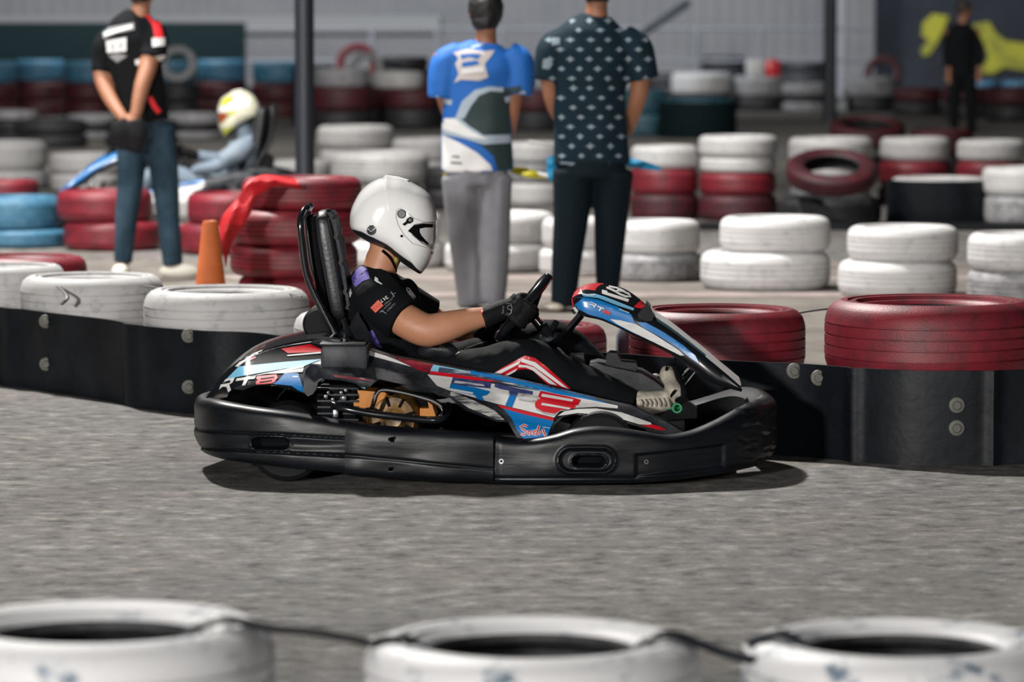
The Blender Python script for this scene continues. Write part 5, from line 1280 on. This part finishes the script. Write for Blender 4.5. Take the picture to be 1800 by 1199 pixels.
b = MB(f); limb(b, f, [(1680, 128, 0), (1678, 180, 0), (1677, 230, 0)], [.10, .08, .06], M['trouser_black']); limb(b, f, [(1704, 128, 0), (1706, 180, 0), (1708, 230, 0)], [.10, .08, .06], M['trouser_black']); remesh('t', b, .014, M['trouser_black'], iters=3).build('trousers', P4)
for x in (1677, 1708): b = MB(f); p = f.p(x, 234, 0); b.ball((p.x, -.03, .04), (.05, .12, .045), M['black'], n=8); b.build('shoe', P4)

# ---------------------------------------------------------------- furled flags held by the standing men
def flag(name, pole_pts, cloth, m, label, f):
    rt = empty(name, f.loc, 0); tag(rt, label, 'flag')
    b = MB(f); b.tube([f.p(*p) for p in pole_pts], .011, M['white_print'], n=8, sub=2); b.build('flag_pole', rt)
    for poly, y0 in cloth:
        b = MB(f); vs, fs, bd = grid_poly(poly, 6)
        A = [f.p(x, y, y0 + .014 * math.sin(x * .16) + .008 * math.sin(y * .3)) for x, y in vs]; B = [a + Vector((0, .012, 0)) for a in A]; k = len(A)
        b.add(A + B, fs + [tuple(k + i for i in q[::-1]) for q in fs] + [(j_, i_, k + i_, k + j_) for i_, j_ in bd], m); b.build('cloth', rt)
fb = Frame(P3.location, 0)
flag('furled_flag', [(929, 249, .30), (1000, 258, .34), (1060, 270, .36)], [([(962, 276), (978, 272), (1000, 280), (1000, 322), (966, 318), (960, 300)], .30), ([(1090, 276), (1110, 278), (1135, 284), (1162, 294), (1162, 300), (1135, 298), (1108, 294), (1090, 290)], .30)], mat('sky_blue_flag', (0.01, 0.27, 0.52), 0.6), 'sky blue furled flag held by the man in patterned shirt', fb)
fb = Frame(P2.location, 0)
flag('furled_flag', [(778, 268, .28), (850, 284, .34), (965, 310, .28)], [([(776, 268), (790, 272), (792, 306), (778, 310), (782, 290)], .28), ([(896, 292), (925, 295), (950, 304), (966, 308), (958, 314), (930, 313), (905, 306), (896, 302)], .28)], mat('yellow_flag', (0.58, 0.50, 0.015), 0.6), 'yellow furled flag held by the man in blue jersey', fb)

# ---------------------------------------------------------------- orange cone with red cloth over the tyre stack
cY = 19.3; s = FPX / cY; zt = CAMH - (387 - HORIZON) / s
b = MB(); b.lathe([(0, .03), (.12, .03), (.105, .05), (.038, zt - .01), (.03, zt), (.022, zt - .005), (.02, zt - .03), (0, zt - .04)], mat('orange_cone_plastic', (0.62, 0.15, 0.035), 0.55, col2=(0.50, 0.12, 0.03), scale=6), n=36); b.box((0, 0, .017), (.34, .34, .034), M['orange_metal'], bev=.3)
o = b.build('traffic_cone'); o.location = ((369 - 900) / FPX * cY, cY, 0); tag(o, 'orange traffic cone left of the tall red tyre stack', 'cone')
fr = Frame((at(440, 330, 19.75).x, 19.75, 0), 0)
b = MB(fr); rows = []
LN = [((385, 398), (396, 470), -.12), ((390, 380), (402, 440), -.12), ((405, 362), (420, 405), -.10), ((420, 345), (440, 375), -.08), ((432, 322), (450, 350), -.05), ((450, 312), (468, 336), 0), ((466, 308), (486, 328), .05), ((490, 311), (510, 330), .12), ((515, 314), (530, 332), .18)]
for (a, c, y0) in LN: rows.append([fr.p(a[0] + (c[0] - a[0]) * t, a[1] + (c[1] - a[1]) * t, y0 - .05 * math.sin(math.pi * t) + .02 * math.sin(7 * t + a[0])) for t in [k / 8 for k in range(9)]])
rows = [list(x) for x in zip(*[smooth_path(list(c_), 4) for c_ in zip(*rows)])]
full = [r_ + [p + Vector((.004, .010, .004)) for p in reversed(r_)] for r_ in rows]
b.grid(full, mat('bright_red_cloth', (0.60, 0.012, 0.02), 0.6, bump=0.4, bscale=12), cv=True); o = b.build('red_cloth'); o.location = fr.loc; tag(o, 'bright red cloth draped over the tall red stack towards the cone', 'cloth')

# ---------------------------------------------------------------- second kart and its driver, facing left
k2 = copy_tree(kart); k2.name = 'racing_kart'
Y2 = 29.9; K2x = ((418 - 900) / FPX) * Y2
k2.location = (K2x - .40, Y2, 0); k2.rotation_euler = (0, 0, R(180))
k2['label'] = 'second kart facing left behind the red tyres with driver in patterned helmet'
d2 = copy_tree(drv); d2.name = 'person'; d2.location = (K2x - .335, Y2, 0); d2.rotation_euler = (0, 0, R(180))
d2['label'] = 'seated person in white and yellow helmet and grey suit driving the second kart'
def descend(o):
    for c in o.children: yield c; yield from descend(c)
M['suit'] = mat('blue_grey_suit', (0.16, 0.21, 0.27), 0.7, col2=(0.24, 0.29, 0.34), scale=5); M['helmet2'] = mat('cream_helmet_shell', (0.70, 0.68, 0.52), 0.25, coat=.8); M['lime'] = mat('lime_yellow_helmet_paint', (0.50, 0.52, 0.03), 0.3, coat=.6); M['amber'] = mat('amber_visor', (0.30, 0.06, 0.01), 0.1, coat=1.0)
bpy.context.view_layer.update()
for c in list(descend(d2)):
    nm = c.name.split('.')[0]
    if nm in ('jersey', 'trousers', 'body'):
        c.data = c.data.copy()
        for i, m_ in enumerate(c.data.materials): c.data.materials[i] = M['suit']
    if nm == 'helmet':
        c.data = c.data.copy()
        for i, m_ in enumerate(c.data.materials):
            if m_ == M['helmet']: c.data.materials[i] = M['helmet2']
            if m_ == M['visor']: c.data.materials[i] = M['amber']
        f2 = Frame(d2.location, R(180))
        f2 = Frame(KF.loc, KF.rz)
        b = MB(KF); b.v = [v.co.copy() for v in c.data.vertices]; b.f = [tuple(p.vertices) for p in c.data.polygons]; b.m = [p.material_index for p in c.data.polygons]; b.mats = list(c.data.materials)
        # paint on the side that faces the track once the kart is turned round
        for v in b.v: v.y = -v.y
        b.f = [q[::-1] for q in b.f]
        b.decal([(690, 330), (735, 336), (758, 360), (740, 366), (700, 352), (680, 340)], M['lime']); b.decal([(640, 345), (690, 350), (735, 370), (768, 385), (760, 392), (700, 385), (650, 375)], M['white_print'])
        b.decal([(690, 385), (730, 388), (722, 400), (700, 402)], M['lime']); b.decal([(700, 338), (722, 342), (722, 352), (704, 350)], M['orange_metal']); b.decal([(700, 440), (750, 455), (742, 478), (715, 464)], M['lime'])
        b.decal([(718, 400), (740, 393), (768, 393), (766, 437), (740, 424)], M['amber'])
        for v in b.v: v.y = -v.y
        b.f = [q[::-1] for q in b.f]
        par = c.parent; ch = list(c.children); o = b.build('helmet', par, sharp=60)
        for x in ch: x.parent = o
        bpy.data.objects.remove(c)
